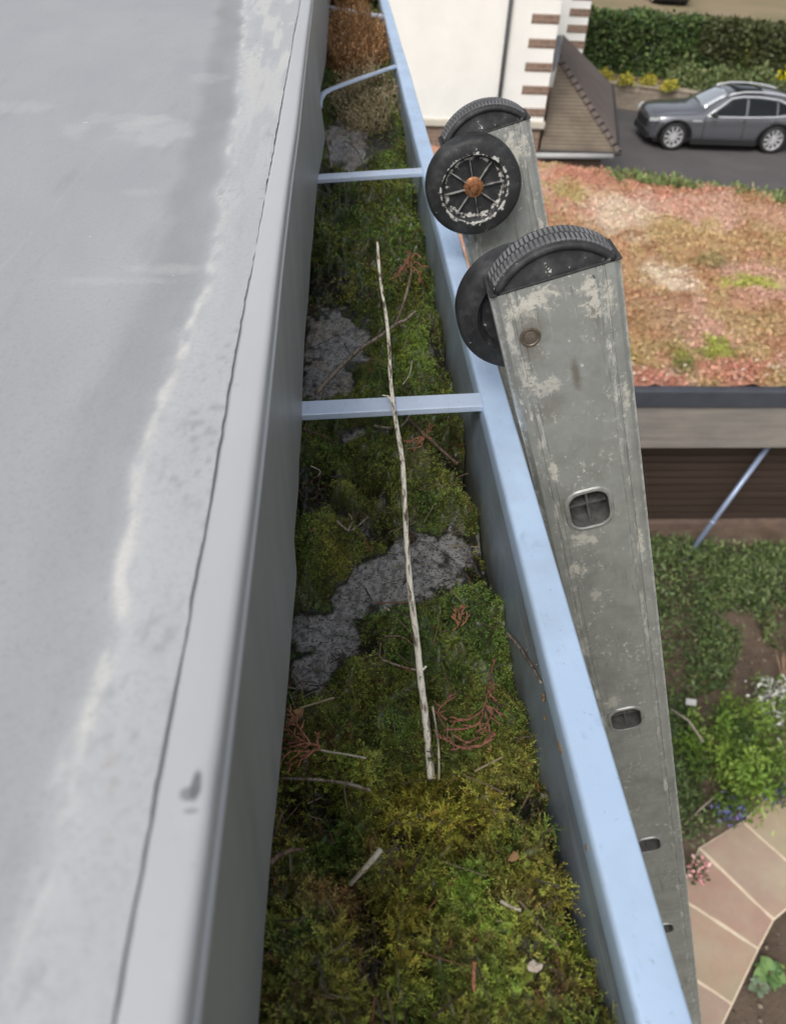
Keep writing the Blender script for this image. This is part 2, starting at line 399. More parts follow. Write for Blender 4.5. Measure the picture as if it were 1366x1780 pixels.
strut((-.045, .472, -.3215), (XI + .001, .486, -.3215))
strut((-.045, .955, -.3215), (XI + .001, .993, -.3215))
strut((-.045, 2.098, -.3215), (XI + .001, 1.994, -.3215))
# third strut has come loose: twisted and bent down at the roof end
def bent_strut():
    pts = [at_z(690, 112, -.3225), at_z(655, 124, -.3225), at_z(620, 136, -.3222), at_z(590, 147, -.322), at_z(572, 154, -.3225), at_z(561, 161, -.325), at_z(556, 171, -.329), at_z(555, 186, -.336)]
    mb = MB(); v = []; n = len(pts)
    for i, p in enumerate(pts):
        p = Vector(p); t = Vector(pts[min(i + 1, n - 1)]) - Vector(pts[max(i - 1, 0)]); t.normalize()
        s = t.cross(Vector((0, .35, 1))).normalized(); u2 = s.cross(t).normalized(); wd = .0075 - .0035 * (i / (n - 1))
        for (a, c) in ((-1, 0), (1, 0), (1, -1), (-1, -1)): v.append(p + s * wd * a + u2 * .004 * c)
    f = [(0, 1, 2, 3), ((n - 1) * 4 + 3, (n - 1) * 4 + 2, (n - 1) * 4 + 1, (n - 1) * 4)]
    for i in range(n - 1):
        for k in range(4): f.append((i * 4 + k, (i + 1) * 4 + k, (i + 1) * 4 + (k + 1) % 4, i * 4 + (k + 1) % 4))
    mb.add(v, f); o = mb.build('strut', M_strut, gut); o['label'] = 'loose strut bent down and twisted at its roof end'; bevel(o, .0007, 2)
bent_strut()

# ------------------------------------------------------------------ moss bed
def px_ell(px, py, rx, ry, z=-.385):
    c = at_z(px, py, z); ex = at_z(px + rx, py, z) - c; ey = at_z(px, py - ry, z) - at_z(px, py + ry, z)
    return c[0], c[1], abs(ex[0]), abs(ey[1]) / 2
SILT = [px_ell(q[0], q[1], q[2] * 1.1, q[3] * 1.1) for q in ((765, 945, 85, 52), (690, 990, 88, 50), (610, 1020, 45, 35), (560, 1085, 70, 50), (540, 1150, 45, 40), (580, 575, 60, 52), (560, 640, 55, 40), (605, 255, 42, 40), (640, 740, 60, 14))]
MUD = [px_ell(*q) for q in ((545, 850, 45, 60), (600, 900, 60, 25), (835, 1000, 34, 62), (550, 500, 55, 45), (640, 510, 35, 20), (905, 1430, 60, 55), (520, 1430, 75, 60), (985, 1560, 50, 110), (635, 1680, 40, 110), (520, 1190, 60, 40), (800, 790, 40, 25), (610, 1130, 60, 30), (580, 330, 60, 16), (730, 1420, 90, 22), (700, 1500, 70, 30), (940, 1280, 30, 60), (660, 250, 30, 30), (760, 610, 20, 60), (590, 370, 40, 20))]
def ellmask(X, Y, E, s1, amp=1.0, lo=.72, hi=1.1):
    m = np.zeros_like(X)
    for (cx, cy, rx, ry) in E:
        q = np.sqrt(((X - cx) / rx) ** 2 + ((Y - cy) / ry) ** 2)
        m = np.maximum(m, 1 - sstep(lo, hi, q + (fbm(X * 95, Y * 70, s1, 4) - .5) * amp))
    return m
def bed_base(Y): return np.interp(Y, [-.6, .05, .10, .18, .30, .45, .7, 1.0, 1.4, 1.8, 3.4], [-.352, -.352, -.356, -.368, -.384, -.390, -.386, -.378, -.366, -.36, -.36])
def cushion_map(X, Y): return cushions(X * 33 + 2.2 * fbm(X * 40, Y * 40, 107, 2), Y * 27 + 2.2 * fbm(X * 40, Y * 40, 108, 2), 106)
def bed_z(X, Y):
    cl = np.clip((fbm(X * 30, Y * 26, 101, 3) - .5) * 1.5 + .5, 0, 1); fine = fbm(X * 110, Y * 95, 105, 3)
    s = ellmask(X, Y, SILT, 110); sw = ellmask(X, Y, SILT, 110, .35, .85, 1.75); mu = ellmask(X, Y, MUD, 120)
    cu = cushion_map(X, Y) #  + 2.2 * fbm(X * 40, Y * 40, 107, 2), Y * 27 + 2.2 * fbm(X * 40, Y * 40, 108, 2), 106)
    z = bed_base(Y) + (cu - .62) * .026 * (1 - sw) * (1 - .5 * mu) + (cl - .5) * .034 * (1 - .92 * sw) * (1 - .3 * mu) + (fine - .5) * .016 * (1 - .95 * np.maximum(s, sw * .8))
    z = z - .012 * sw - .012 * mu * (1 - sw)
    z -= .010 * sstep(XI - .018, XI, X) + .006 * sstep(.02, .045, -X)
    mu = np.maximum(mu, sstep(.02, .2, s) * (1 - sstep(.55, .9, s)))
    mu = np.maximum(mu, (1 - sstep(.10, .50, cu)) * .95 * sstep(.30, .55, fbm(X * 38, Y * 34, 171, 2) + .12))
    return z, s, mu
def moss_zone(X, Y):                                       # colour of the moss where it grows, linear
    n1 = fbm(X * 26, Y * 22, 131, 3); n2 = fbm(X * 60, Y * 50, 133, 3)
    dark = np.array([.058, .094, .026]); mid = np.array([.120, .180, .032]); yel = np.array([.30, .27, .040]); olive = np.array([.19, .185, .04]); brown = np.array([.24, .145, .06]); brt = np.array([.24, .36, .05])
    C = dark * (1 - n1[..., None]) + mid * n1[..., None]
    def bl(C, m, c): m = np.clip(m, 0, 1)[..., None]; return C * (1 - m) + c * m
    near = 1 - sstep(.17, .25, Y)
    C = bl(C, sstep(.42, .62, n2) * (.35 + .5 * near), olive)
    C = bl(C, sstep(.50, .66, fbm(X * 48, Y * 42, 137, 3)) * (.15 + .32 * near), yel)
    for (e, c, a) in ((px_ell(770, 1420, 130, 80, -.37), yel, .95), (px_ell(830, 1590, 90, 80, -.36), brt, .8), (px_ell(690, 1640, 90, 90, -.36), yel, .75), (px_ell(570, 1570, 65, 60, -.36), brown, .85), (px_ell(900, 1590, 60, 50, -.36), brown, .7), (px_ell(850, 1730, 90, 50, -.355), brt, .5), (px_ell(590, 960, 50, 60), olive, .6), (px_ell(640, 860, 80, 45), olive, .5), (px_ell(720, 620, 50, 50), brt, .5), (px_ell(690, 400, 60, 60), mid, .7), (px_ell(600, 500, 25, 18), yel, .55), (px_ell(600, 1230, 60, 50), olive, .5), (px_ell(1000, 1660, 60, 60, -.356), brt, .3)):
        q = np.sqrt(((X - e[0]) / e[2]) ** 2 + ((Y - e[1]) / e[3]) ** 2)
        C = bl(C, (1 - sstep(.4, 1.15, q + (n2 - .5) * 1.3)) * a, c)
    return C
BX0, BX1 = -.0555, XI - .0004
def bed():
    ys = np.concatenate([np.linspace(-.3, .05, 30)[:-1], np.linspace(.05, 1.0, 560), np.linspace(1.0, 2.4, 200)[1:], np.linspace(2.4, 3.38, 30)[1:]])
    xs = np.linspace(BX0, BX1, 150)
    X, Y = np.meshgrid(xs, ys, indexing='ij'); Z, s, mu = bed_z(X, Y)
    soil = np.array([.014, .012, .010]); grit = np.array([.31, .30, .285]); tan = np.array([.30, .26, .21])
    C = soil + 0 * X[..., None]
    mo = moss_zone(X, Y) * .45; k = ((1 - s) * (1 - mu * .85))[..., None]; C = C * (1 - k) + mo * k  # moss tone darkened on the bed, paints shade into gaps between shoots
    gk = (sstep(.72, .97, s) * sstep(.16, .42, fbm(X * 90, Y * 85, 141, 5)) * (.45 + .55 * sstep(.3, .6, fbm(X * 420, Y * 380, 143, 2))))[..., None]
    tk = sstep(.45, .7, fbm(X * 50, Y * 30, 145, 2))[..., None] * sstep(.4, .6, Y)[..., None]
    C = C * (1 - gk) + (grit * (1 - tk) + tan * tk) * gk
    b_ = NB('silt_and_soil'); c = b_.attr(); sp = b_.noise(520, 3, .75); sp2 = b_.noise(420, 4, .65)
    c = b_.mix(b_.ramp(sp, [(.40, .9), (.47, 0.)]), c, (.010, .010, .010))
    c = b_.mix(b_.ramp(sp2, [(.70, 0.), (.78, .5)]), c, (.2, .2, .19))
    b_.bump(sp2, .3, .0010)
    m = b_.fin(c, b_.ramp(sp2, [(.4, .3), (.6, .6)]), 0, .5)
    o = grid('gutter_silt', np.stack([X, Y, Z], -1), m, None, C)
    tag(o, 'black wet soil and pale grey silt lying in the gutter', 'silt', kind='stuff')
bed()
def moss():
    rng = np.random.default_rng(7)
    VV = []; CC = []
    def zone(n, y0, y1, L, nl, lL, lW, lean, keep_mud=.12):
        X = rng.uniform(BX0 + .002, BX1 - .001, n); Y = rng.uniform(y0, y1, n)
        z, s, mu = bed_z(X, Y)
        k = rng.random(n) < np.clip((1 - s * 1.05) * (1 - mu * (1 - keep_mud)), 0.008, 1)
        X, Y, z = X[k], Y[k], z[k]; n = len(X)
        e = .003; zx = (bed_z(X + e, Y)[0] - bed_z(X - e, Y)[0]) / (2 * e); zy = (bed_z(X, Y + e)[0] - bed_z(X, Y - e)[0]) / (2 * e)
        N = unit(np.stack([-zx, -zy, np.ones(n)], 1))
        fl = fbm(X * 55, Y * 55, 151, 2) * 12.56
        A = unit(N * (1 - lean) + lean * np.stack([np.cos(fl), np.sin(fl), .25 + 0 * fl], 1) + rng.normal(size=(n, 3)) * .42)
        B = unit(A + rng.normal(size=(n, 3)) * .7 + np.array([0, 0, -.1]))
        P0 = np.stack([X, Y, z - .001], 1); Ls = L * rng.uniform(.45, 1.35, n) * (.65 + .7 * fbm(X * 70, Y * 70, 153, 2))
        col = 1.4 * moss_zone(X, Y) * rng.uniform(.45, 1.6, (n, 1)) * (.25 + 1.45 * fbm(X * 70, Y * 62, 157, 3))[:, None] * (1 + rng.normal(size=(n, 3)) * .07)
        dead = rng.random(n) < .05 + .25 * sstep(.55, .7, fbm(X * 45, Y * 40, 159, 3)); col[dead] = np.array([.15, .085, .036]) * rng.uniform(.4, 1.4, (dead.sum(), 1))
        U = unit(np.cross(A, rng.normal(size=(n, 3)))); W = np.cross(A, U)
        for i in range(nl):
            t = (i + .7) / nl; ph = i * 2.4 + rng.uniform(0, .8, n)
            ax = unit(A * (1 - t) + B * t)
            P = P0 + (A * (t - t * t / 2) + B * (t * t / 2))[:, :] * Ls[:, None]
            rad = U * np.cos(ph)[:, None] + W * np.sin(ph)[:, None]
            op = .9 if i < nl - 1 else .15
            d = unit(ax * .75 + rad * op); sd_ = unit(np.cross(d, rad + ax * .3 + rng.normal(size=(n, 3)) * .2))
            l = lL * rng.uniform(.7, 1.25, n)[:, None] * (1.1 - .45 * t); w_ = lW * (1.1 - .4 * t)
            VV.append(np.stack([P, P + d * l * .42 + sd_ * w_ * .5, P + d * l, P + d * l * .42 - sd_ * w_ * .5], 1))
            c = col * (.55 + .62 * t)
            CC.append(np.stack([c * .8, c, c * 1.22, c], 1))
    zone(9000, .055, .24, .0105, 22, .0027, .00062, .5)
    zone(9000, .055, .24, .0045, 9, .0017, .0006, .25)
    zone(26000, .2, .42, .0045, 8, .0016, .0006, .2)
    zone(40000, .36, .80, .0040, 6, .0019, .0008, .15)
    zone(26000, .75, 1.75, .0055, 5, .0032, .0014, .15)
    zone(5000, 1.7, 3.36, .010, 4, .008, .003, .2)
    zone(2500, -.28, .06, .0085, 6, .0045, .0016, .42)
    V = np.concatenate(VV); C = np.clip(np.concatenate(CC), .003, .6)
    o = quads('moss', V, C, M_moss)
    tag(o, 'thick green and yellow moss growing all along the gutter', 'moss', kind='stuff')
moss()
def bed_pt(px, py, lift=.003):
    z = -.375
    for _ in range(10):
        p = at_z(px, py, z); z = .5 * z + .5 * (float(bed_z(p[0] + np.array([0, .006, -.006, 0, 0]), p[1] + np.array([0, 0, 0, .006, -.006]))[0].max()) + lift)
    return at_z(px, py, z)
def litter():                                              # broken needles, chips and husks mixed into the moss
    rng = np.random.default_rng(11); n = 5200
    X = rng.uniform(BX0 + .004, BX1 - .002, n); Y = .06 + 1.5 * rng.random(n) ** 1.8; z, s, mu = bed_z(X, Y)
    k = rng.random(n) < .35 + .65 * np.maximum(mu, s * .15) - .25 * s; X, Y, z = X[k], Y[k], z[k]; n = len(X)
    a = rng.uniform(0, 6.283, n); d = np.stack([np.cos(a), np.sin(a), rng.normal(size=n) * .35], 1); sd_ = np.stack([-np.sin(a), np.cos(a), rng.normal(size=n) * .4], 1)
    L = (.002 + .020 * rng.random(n) ** 2.2)[:, None]; wd = rng.uniform(.0004, .0011, n)[:, None]; P = np.stack([X, Y, z + .0035 + rng.uniform(-.001, .003, n)], 1)
    V = np.stack([P - d * L / 2 - sd_ * wd / 2, P + d * L / 2 - sd_ * wd / 3, P + d * L / 2 + sd_ * wd / 3, P - d * L / 2 + sd_ * wd / 2], 1)
    C = pick(rng, [(.05, .032, .02), (.11, .075, .045), (.018, .014, .012), (.22, .17, .11), (.16, .06, .03)], n, .3, [.30, .25, .26, .12, .07])
    o = quads('leaf_litter', V, C, M_leaf); tag(o, 'brown needles, husks and bark chips scattered over the moss', 'litter', kind='stuff')
litter()

# ------------------------------------------------------------------ sticks and sprigs
def stick_material(name, pale, bark, thr=.5, sc=150):
    b_ = NB(name); n1 = b_.noise(sc, 6, .7, (3, .16, 3)); n2 = b_.noise(sc * 4, 3, .6)
    c = b_.mix(b_.ramp(n1, [(thr - .04, 0.), (thr + .05, 1.)]), pale, bark)
    c = b_.mix(b_.ramp(n2, [(.62, 0.), (.7, .9)]), c, tuple(x * .25 for x in bark)); b_.bump(n1, .5, .0012)
    return b_.fin(c, .75, 0, .3)
def smooth_path(pts, n=6):
    P = [Vector(p) for p in pts]; out = []
    for i in range(len(P) - 1):
        p0, p1, p2, p3 = P[max(i - 1, 0)], P[i], P[i + 1], P[min(i + 2, len(P) - 1)]
        for k in range(n):
            t = k / n; out.append(.5 * ((2 * p1) + (p2 - p0) * t + (2 * p0 - 5 * p1 + 4 * p2 - p3) * t * t + (3 * p1 - p0 - 3 * p2 + p3) * t ** 3))
    out.append(P[-1]); return out
def twig(name, pts, r0, r1, m, label, cat='twig', group=None, branches=(), n=9, nod=.12, seed=1):
    rnd = random.Random(seed); root = None
    def tb(pp, a, c):
        sp = smooth_path(pp); k = len(sp)
        return MB().tube(sp, [(a + (c - a) * i / (k - 1)) * (1 + rnd.uniform(-nod, nod)) for i in range(k)], n)
    mb = tb(pts, r0, r1)
    for (pp, a, c) in branches: q = tb(pp, a, c); mb.add(q.v, q.f)
    o = mb.build(name, m, None, True); tag(o, label, cat, group); return o
M_pale = stick_material('pale_stick', (.72, .67, .56), (.10, .062, .036), .53)
M_grey = stick_material('grey_twig', (.30, .25, .20), (.12, .085, .06), .5)
M_brown = stick_material('brown_twig', (.17, .115, .08), (.08, .05, .035), .5)
M_light = stick_material('light_twig', (.45, .40, .32), (.2, .15, .1), .6)
M_rust = stick_material('rust_needles', (.40, .17, .10), (.20, .085, .05), .52, 300)
M_rustd = stick_material('dull_rust_needles', (.33, .135, .09), (.18, .08, .055), .5, 300)
# long stick: one end in the moss, propped over the second strut
_pl, _ps = at_z(748, 1350, -.362), at_z(682, 700, -.3165)
_b = (-.3165 + .362) / (_ps[1] - _pl[1]); _a = -.362 - _b * _pl[1]
LS = [at_slope(x, y, _a, _b) for (x, y) in ((749, 1354), (744, 1290), (738, 1235), (731, 1180), (724, 1110), (716, 1050), (710, 990), (706, 930), (703, 870), (699, 800), (690, 745), (683, 700), (678, 650), (676, 600), (671, 550), (663, 500), (658, 455), (656, 422))]
twig('long_stick', LS, .0021, .0012, M_pale, 'long pale peeling stick lying lengthwise over the moss and a strut', 'stick', None,
     [([at_slope(683, 704, _a, _b), at_slope(676, 690, _a + .002, _b), at_slope(664, 687, _a + .004, _b)], .0008, .0004), ([at_slope(733, 1165, _a, _b), at_slope(741, 1158, _a + .002, _b)], .0010, .0006)], 12, .07, 3)
B = bed_pt
def lifted(pp, lf): return [B(x, y, lf + .0045) for x, y in pp]
twig('forked_twig', lifted(((550, 683), (575, 655), (600, 630), (625, 607), (655, 588), (690, 563), (705, 556), (722, 541)), .010), .0024, .0012, M_grey, 'forked brown twig lying crosswise under the long pale stick', branches=[(lifted(((686, 566), (697, 540), (705, 515), (712, 488), (716, 468)), .011), .0016, .0011), (lifted(((690, 562), (700, 568), (706, 567)), .006), .0008, .0005)], seed=4)
twig('twig', lifted(((706, 727), (730, 748), (760, 775), (785, 798), (795, 806)), .006), .0014, .0012, M_brown, 'straight brown twig slanting beside the stick beyond the grey silt patch', seed=5)
twig('twig', lifted(((609, 1537), (628, 1516), (645, 1497), (661, 1477)), .008), .0010, .0014, M_light, 'short pale broken twig sticking up from the nearest moss', seed=6)
twig('twig', lifted(((487, 1353), (530, 1354), (570, 1357), (610, 1364), (644, 1374)), .006), .0007, .0009, M_grey, 'thin straight grey twig below the rust red sprig by the fascia', branches=[(lifted(((610, 1364), (612, 1356)), .006), .0005, .0004)], seed=7)
twig('twig', lifted(((470, 1500), (485, 1487), (508, 1478), (530, 1477)), .007), .0014, .0008, M_brown, 'crooked brown twig by the fascia among black debris', branches=[(lifted(((485, 1487), (480, 1478)), .006), .0006, .0004)], seed=8)
twig('twig', lifted(((660, 1143), (662, 1118), (672, 1106), (700, 1108), (718, 1122)), .008), .0006, .0005, M_brown, 'thin hooked brown stem arching up left of the long stick', seed=9)
twig('twig', lifted(((662, 1146), (690, 1156), (715, 1163), (728, 1166)), .007), .0006, .0005, M_grey, 'hair thin grey twig touching the long stick at its middle', seed=10)
twig('twig', lifted(((752, 1228), (757, 1260), (762, 1300), (763, 1345), (762, 1356)), .006), .0006, .0005, M_light, 'thin pale twig standing beside the thick end of the long stick', seed=11)
twig('twig', lifted(((824, 1672), (823, 1690), (823, 1722)), .010), .0008, .0007, M_rust, 'single orange needle lying in the green nearest moss', seed=12)
twig('twig', lifted(((540, 810), (556, 818), (553, 827)), .008), .0005, .0004, M_light, 'tiny white curled stem by the fascia', seed=13)
twig('twig', lifted(((525, 745), (545, 752), (565, 760), (585, 772)), .007), .0009, .0005, M_brown, 'small brown twig with side spur near the fascia below the strut', branches=[(lifted(((565, 760), (562, 750)), .007), .0005, .0003), (lifted(((530, 747), (534, 735)), .007), .0005, .0003)], seed=14)
twig('twig', lifted(((700, 668), (712, 650), (716, 625)), .008), .0006, .0004, M_light, 'fine curved pale stem just beyond the second strut', seed=15)
twig('twig', lifted(((650, 740), (680, 744), (700, 738), (712, 722), (715, 712)), .006), .0011, .0007, M_grey, 'curled grey twig under the long stick near the strut', seed=16)
twig('twig', lifted(((585, 905), (605, 922), (622, 914), (640, 898)), .006), .0009, .0006, M_grey, 'grey forked twig on the black mud edge above the silt', branches=[(lifted(((605, 922), (612, 905), (606, 893)), .006), .0007, .0004)], seed=17)
twig('twig', lifted(((870, 1566), (885, 1575), (905, 1582)), .009), .0007, .0006, M_light, 'short pale stalk on brown moss tuft by the gutter wall', seed=18)
twig('twig', [at_z(576, 292, -.360), at_z(572, 262, -.352), at_z(567, 238, -.344), at_z(556, 210, -.338), at_z(553, 188, -.333)], .0016, .0012, M_grey, 'grey stem standing against the bulge in the fascia', seed=19)
twig('twig', lifted(((600, 245), (618, 258), (632, 285)), .008), .0013, .0009, M_grey, 'bent grey stem on bare soil beyond the far strut', seed=20)
twig('twig', [at_x(880, 1100, XI - .003), at_x(900, 1122, XI - .002), at_x(920, 1152, XI - .002), at_x(940, 1187, XI - .002)], .0011, .0006, M_grey, 'grey spurred twig leaning against the inner gutter wall', branches=[([at_x(912, 1140, XI - .002), at_x(915, 1128, XI - .004)], .0005, .0003), ([at_x(925, 1160, XI - .002), at_x(932, 1155, XI - .004)], .0005, .0003)], seed=21)

def sprig(stem, brs, m, label, lf=.007, r=.0011, seed=1, ms=None):
    r = r * .45
    root = empty('conifer_sprig', lifted(stem[:1], lf)[0]); tag(root, label, 'sprig', 'dead conifer sprigs dropped in the gutter')
    rnd = random.Random(seed); inv = Matrix.Translation(-root.location)
    def part(name, paths, mt):
        mb = MB()
        for pp, a, c in paths:
            sp = smooth_path(pp, 5); k = len(sp)
            mb.tube([inv @ p for p in sp], [(a + (c - a) * i / (k - 1)) * (1 + rnd.uniform(-.15, .15)) for i in range(k)], 6)
        return mb.build(name, mt, root, True)
    part('stem', [(lifted(stem, lf), r * 1.1, r * .9)], ms or m)
    paths = []
    for pp in brs:
        q = [Vector(p) + Vector((rnd.uniform(-.0008, .0008), rnd.uniform(-.0008, .0008), rnd.uniform(-.001, .003))) for p in lifted(pp, lf + .002)]
        paths.append((q, r * .95, r * .6)); d = q[-1] - q[0]
        for t in (.3, .5, .7, .85):                          # scale-leaf side shoots
            p = q[0].lerp(q[-1], t) if len(q) < 3 else smooth_path(q, 5)[int(t * (len(smooth_path(q, 5)) - 1))]
            sd_ = Vector((-d.y, d.x, 0)) * rnd.choice((-1, 1)) * rnd.uniform(.08, .2)
            paths.append(([p, p + sd_ * .6 + d * .08, p + sd_ + d * rnd.uniform(.14, .24)], r * .75, r * .5))
    part('foliage', paths, m); return root
sprig([(860, 1145), (851, 1180), (845, 1215), (838, 1235)], [((838, 1235), (820, 1245), (798, 1253), (778, 1256)), ((840, 1228), (858, 1235), (870, 1250)), ((842, 1222), (850, 1245), (848, 1262), (838, 1280)), ((838, 1240), (830, 1262), (805, 1272), (775, 1272)), ((842, 1240), (850, 1275), (835, 1298), (800, 1300)), ((820, 1300), (795, 1298), (775, 1288), (758, 1282)), ((835, 1296), (850, 1288), (856, 1276)), ((775, 1248), (760, 1238), (778, 1222), (785, 1206)), ((846, 1205), (855, 1213), (862, 1222)), ((850, 1185), (856, 1192), (860, 1200)), ((832, 1285), (812, 1292), (785, 1284))], M_rustd, 'large dull rust sprig hanging over moss right of the long stick', .008, .0013, 2)
sprig([(636, 1318), (600, 1311), (572, 1307), (556, 1303)], [((556, 1303), (530, 1290), (510, 1280), (492, 1283)), ((556, 1303), (535, 1296), (505, 1298), (488, 1302)), ((556, 1303), (530, 1305), (505, 1313), (487, 1328)), ((550, 1302), (530, 1316), (510, 1330), (500, 1345)), ((545, 1298), (530, 1278), (515, 1262), (498, 1250)), ((530, 1285), (520, 1265), (508, 1245), (500, 1232)), ((556, 1303), (550, 1288), (552, 1278)), ((520, 1290), (505, 1270), (492, 1262)), ((520, 1302), (500, 1290), (489, 1292))], M_rust, 'bright rust red fan shaped sprig poking out beside the fascia', .008, .0012, 3, M_light)
sprig([(715, 470), (714, 455), (712, 445)], [((712, 450), (704, 462), (690, 478), (678, 490)), ((712, 448), (706, 455), (702, 475)), ((713, 448), (708, 440), (706, 438)), ((714, 450), (722, 444), (732, 452)), ((716, 455), (728, 462), (736, 470)), ((714, 462), (726, 476), (734, 492)), ((710, 458), (692, 470), (684, 484))], M_rust, 'rust sprig on the end of the forked twig, by the gutter wall', .010, .0016, 4)
sprig([(742, 752), (738, 757), (730, 765)], [((738, 757), (728, 768), (714, 772), (700, 770)), ((738, 757), (736, 770), (728, 778), (708, 778)), ((740, 755), (744, 745), (746, 735)), ((740, 757), (748, 768), (747, 758)), ((735, 760), (720, 764), (708, 774)), ((741, 755), (748, 748), (752, 738))], M_rust, 'small rust claw shaped sprig on brown twig below the second strut', .009, .0011, 5)
sprig([(789, 1094), (796, 1088), (800, 1078)], [((797, 1086), (790, 1076), (786, 1070)), ((799, 1080), (796, 1066), (800, 1052)), ((800, 1078), (804, 1066), (808, 1056)), ((798, 1088), (808, 1080), (810, 1068)), ((797, 1084), (790, 1070), (797, 1058))], M_rust, 'tiny rust sprig alone on moss between silt patch and gutter wall', .008, .0010, 6)

def chip(px, py, sz, m, label, wall=False, seed=0, cat='leaf', name='dead_leaf'):
    rnd = random.Random(seed); p = Vector(at_x(px, py, XI - .0015)) if wall else Vector(B(px, py, .007))
    U = Vector((0, 1, 0)) if wall else Vector((1, .2, .2)).normalized(); W = Vector((0, 0, 1)) if wall else Vector((-.2, 1, .4)).normalized(); N = U.cross(W).normalized()
    k = 9; pts = [p + (U * math.cos(6.283 * i / k) * sz + W * math.sin(6.283 * i / k) * sz * .7) * rnd.uniform(.55, 1.2) + N * rnd.uniform(-.25, .25) * sz for i in range(k)]
    v = pts + [q + N * sz * .12 for q in pts] + [p + N * sz * .3, p - N * sz * .06]
    f = [(k + i, k + (i + 1) % k, 2 * k) for i in range(k)] + [((i + 1) % k, i, 2 * k + 1) for i in range(k)] + [(i, (i + 1) % k, k + (i + 1) % k, k + i) for i in range(k)]
    o = MB().add(v, f).build(name, m); tag(o, label, cat); return o
M_tan = simple('tan_leaf', (.28, .16, .07), (.16, .085, .04), 200, .7)
M_whi = simple('whitish_chip', (.5, .42, .36), (.32, .26, .2), 200, .7)
chip(518, 1243, .0050, M_tan, 'tan leaf flake tucked behind the rust sprig at the fascia', seed=1)
chip(928, 1680, .0030, M_whi, 'whitish pink leaf scrap on the nearest moss by the wall', seed=2)
chip(893, 1488, .0030, M_tan, 'tan leaf scrap on moss at the wall beside black debris', seed=3)
for i, (x, y, s, l) in enumerate(((944, 1212, .0026, 'brown seed husk on the inner gutter wall, topmost of three'), (946, 1248, .0016, 'tiny orange husk on the inner gutter wall, between larger husks'), (972, 1300, .0036, 'biggest brown husk cluster stuck to the inner gutter wall'), (1018, 1473, .0020, 'lone yellowish husk low on the inner gutter wall'), (880, 955, .0014, 'pale speck of husk on the far part of the inner gutter wall'))):
    chip(x, y, s, M_tan, l, True, 10 + i, 'husk', 'seed_husk')

def grass_clump(name, label, cen, rx, ry, n, h, pal, wt, lean, seed, wd=.0022):
    rng = np.random.default_rng(seed); a = rng.uniform(0, 6.283, n); rr = np.sqrt(rng.random(n))
    X = np.clip(cen[0] + np.cos(a) * rr * rx, BX0 + .012, BX1 - .004); Y = cen[1] + np.sin(a) * rr * ry; Z = bed_z(X, Y)[0]
    H = h * rng.uniform(.45, 1.1, n); D = rng.normal(size=(n, 3)) * lean + np.array([0, 0, 1]); D = unit(D); C = pick(rng, pal, n, .3, wt); VV = []; CC = []
    S_ = unit(np.cross(D, rng.normal(size=(n, 3)))); P = np.stack([X, Y, Z], 1); cv = rng.normal(size=(n, 3)) * .25 * lean
    seg = 4
    for i in range(seg):
        t0, t1 = i / seg, (i + 1) / seg
        p0 = P + (D * t0 + cv * t0 * t0) * H[:, None]; p1 = P + (D * t1 + cv * t1 * t1) * H[:, None]
        p0[:, 0] = np.clip(p0[:, 0], BX0 + .012, BX1 - .003); p1[:, 0] = np.clip(p1[:, 0], BX0 + .012, BX1 - .003)
        w0 = S_ * wd * (1 - t0 * .7) / 2; w1 = S_ * wd * (1 - t1 * .7) / 2
        VV.append(np.stack([p0 - w0, p0 + w0, p1 + w1, p1 - w1], 1)); CC.append(C)
        nl = 2
        for k in range(nl):                                   # clinging dead leaflets
            q = p0 + (p1 - p0) * rng.random((n, 1)); VV.append(leaves(rng, q, h * .10, wd * 1.6, .4)); CC.append(C * rng.uniform(.6, 1.3, (n, 1)))
    o = quads(name, np.concatenate(VV), np.concatenate(CC), M_leaf); tag(o, label, 'dead plant'); return o
FERN = [(.26, .13, .05), (.36, .20, .085), (.15, .075, .033), (.42, .27, .14)]
grass_clump('dead_fern_clump', 'tall rusty brown dead growth at the far end of the gutter, behind the last strut', (.036, 2.50), .062, .36, 1800, .150, FERN, [.4, .25, .25, .1], .16, 21)
grass_clump('dead_fern_clump', 'low rusty brown dead growth in front of the last strut of the gutter', (.040, 1.82), .062, .25, 2200, .046, FERN, [.4, .25, .25, .1], .45, 23, .0020)
grass_clump('straw_tuft', 'pale straw coloured grass tuft flopped in front of the brown clump', (.050, 1.46), .055, .13, 1300, .038, [(.33, .27, .16), (.24, .18, .09), (.42, .36, .24), (.12, .10, .05)], [.4, .3, .15, .15], .75, 22, .0010)

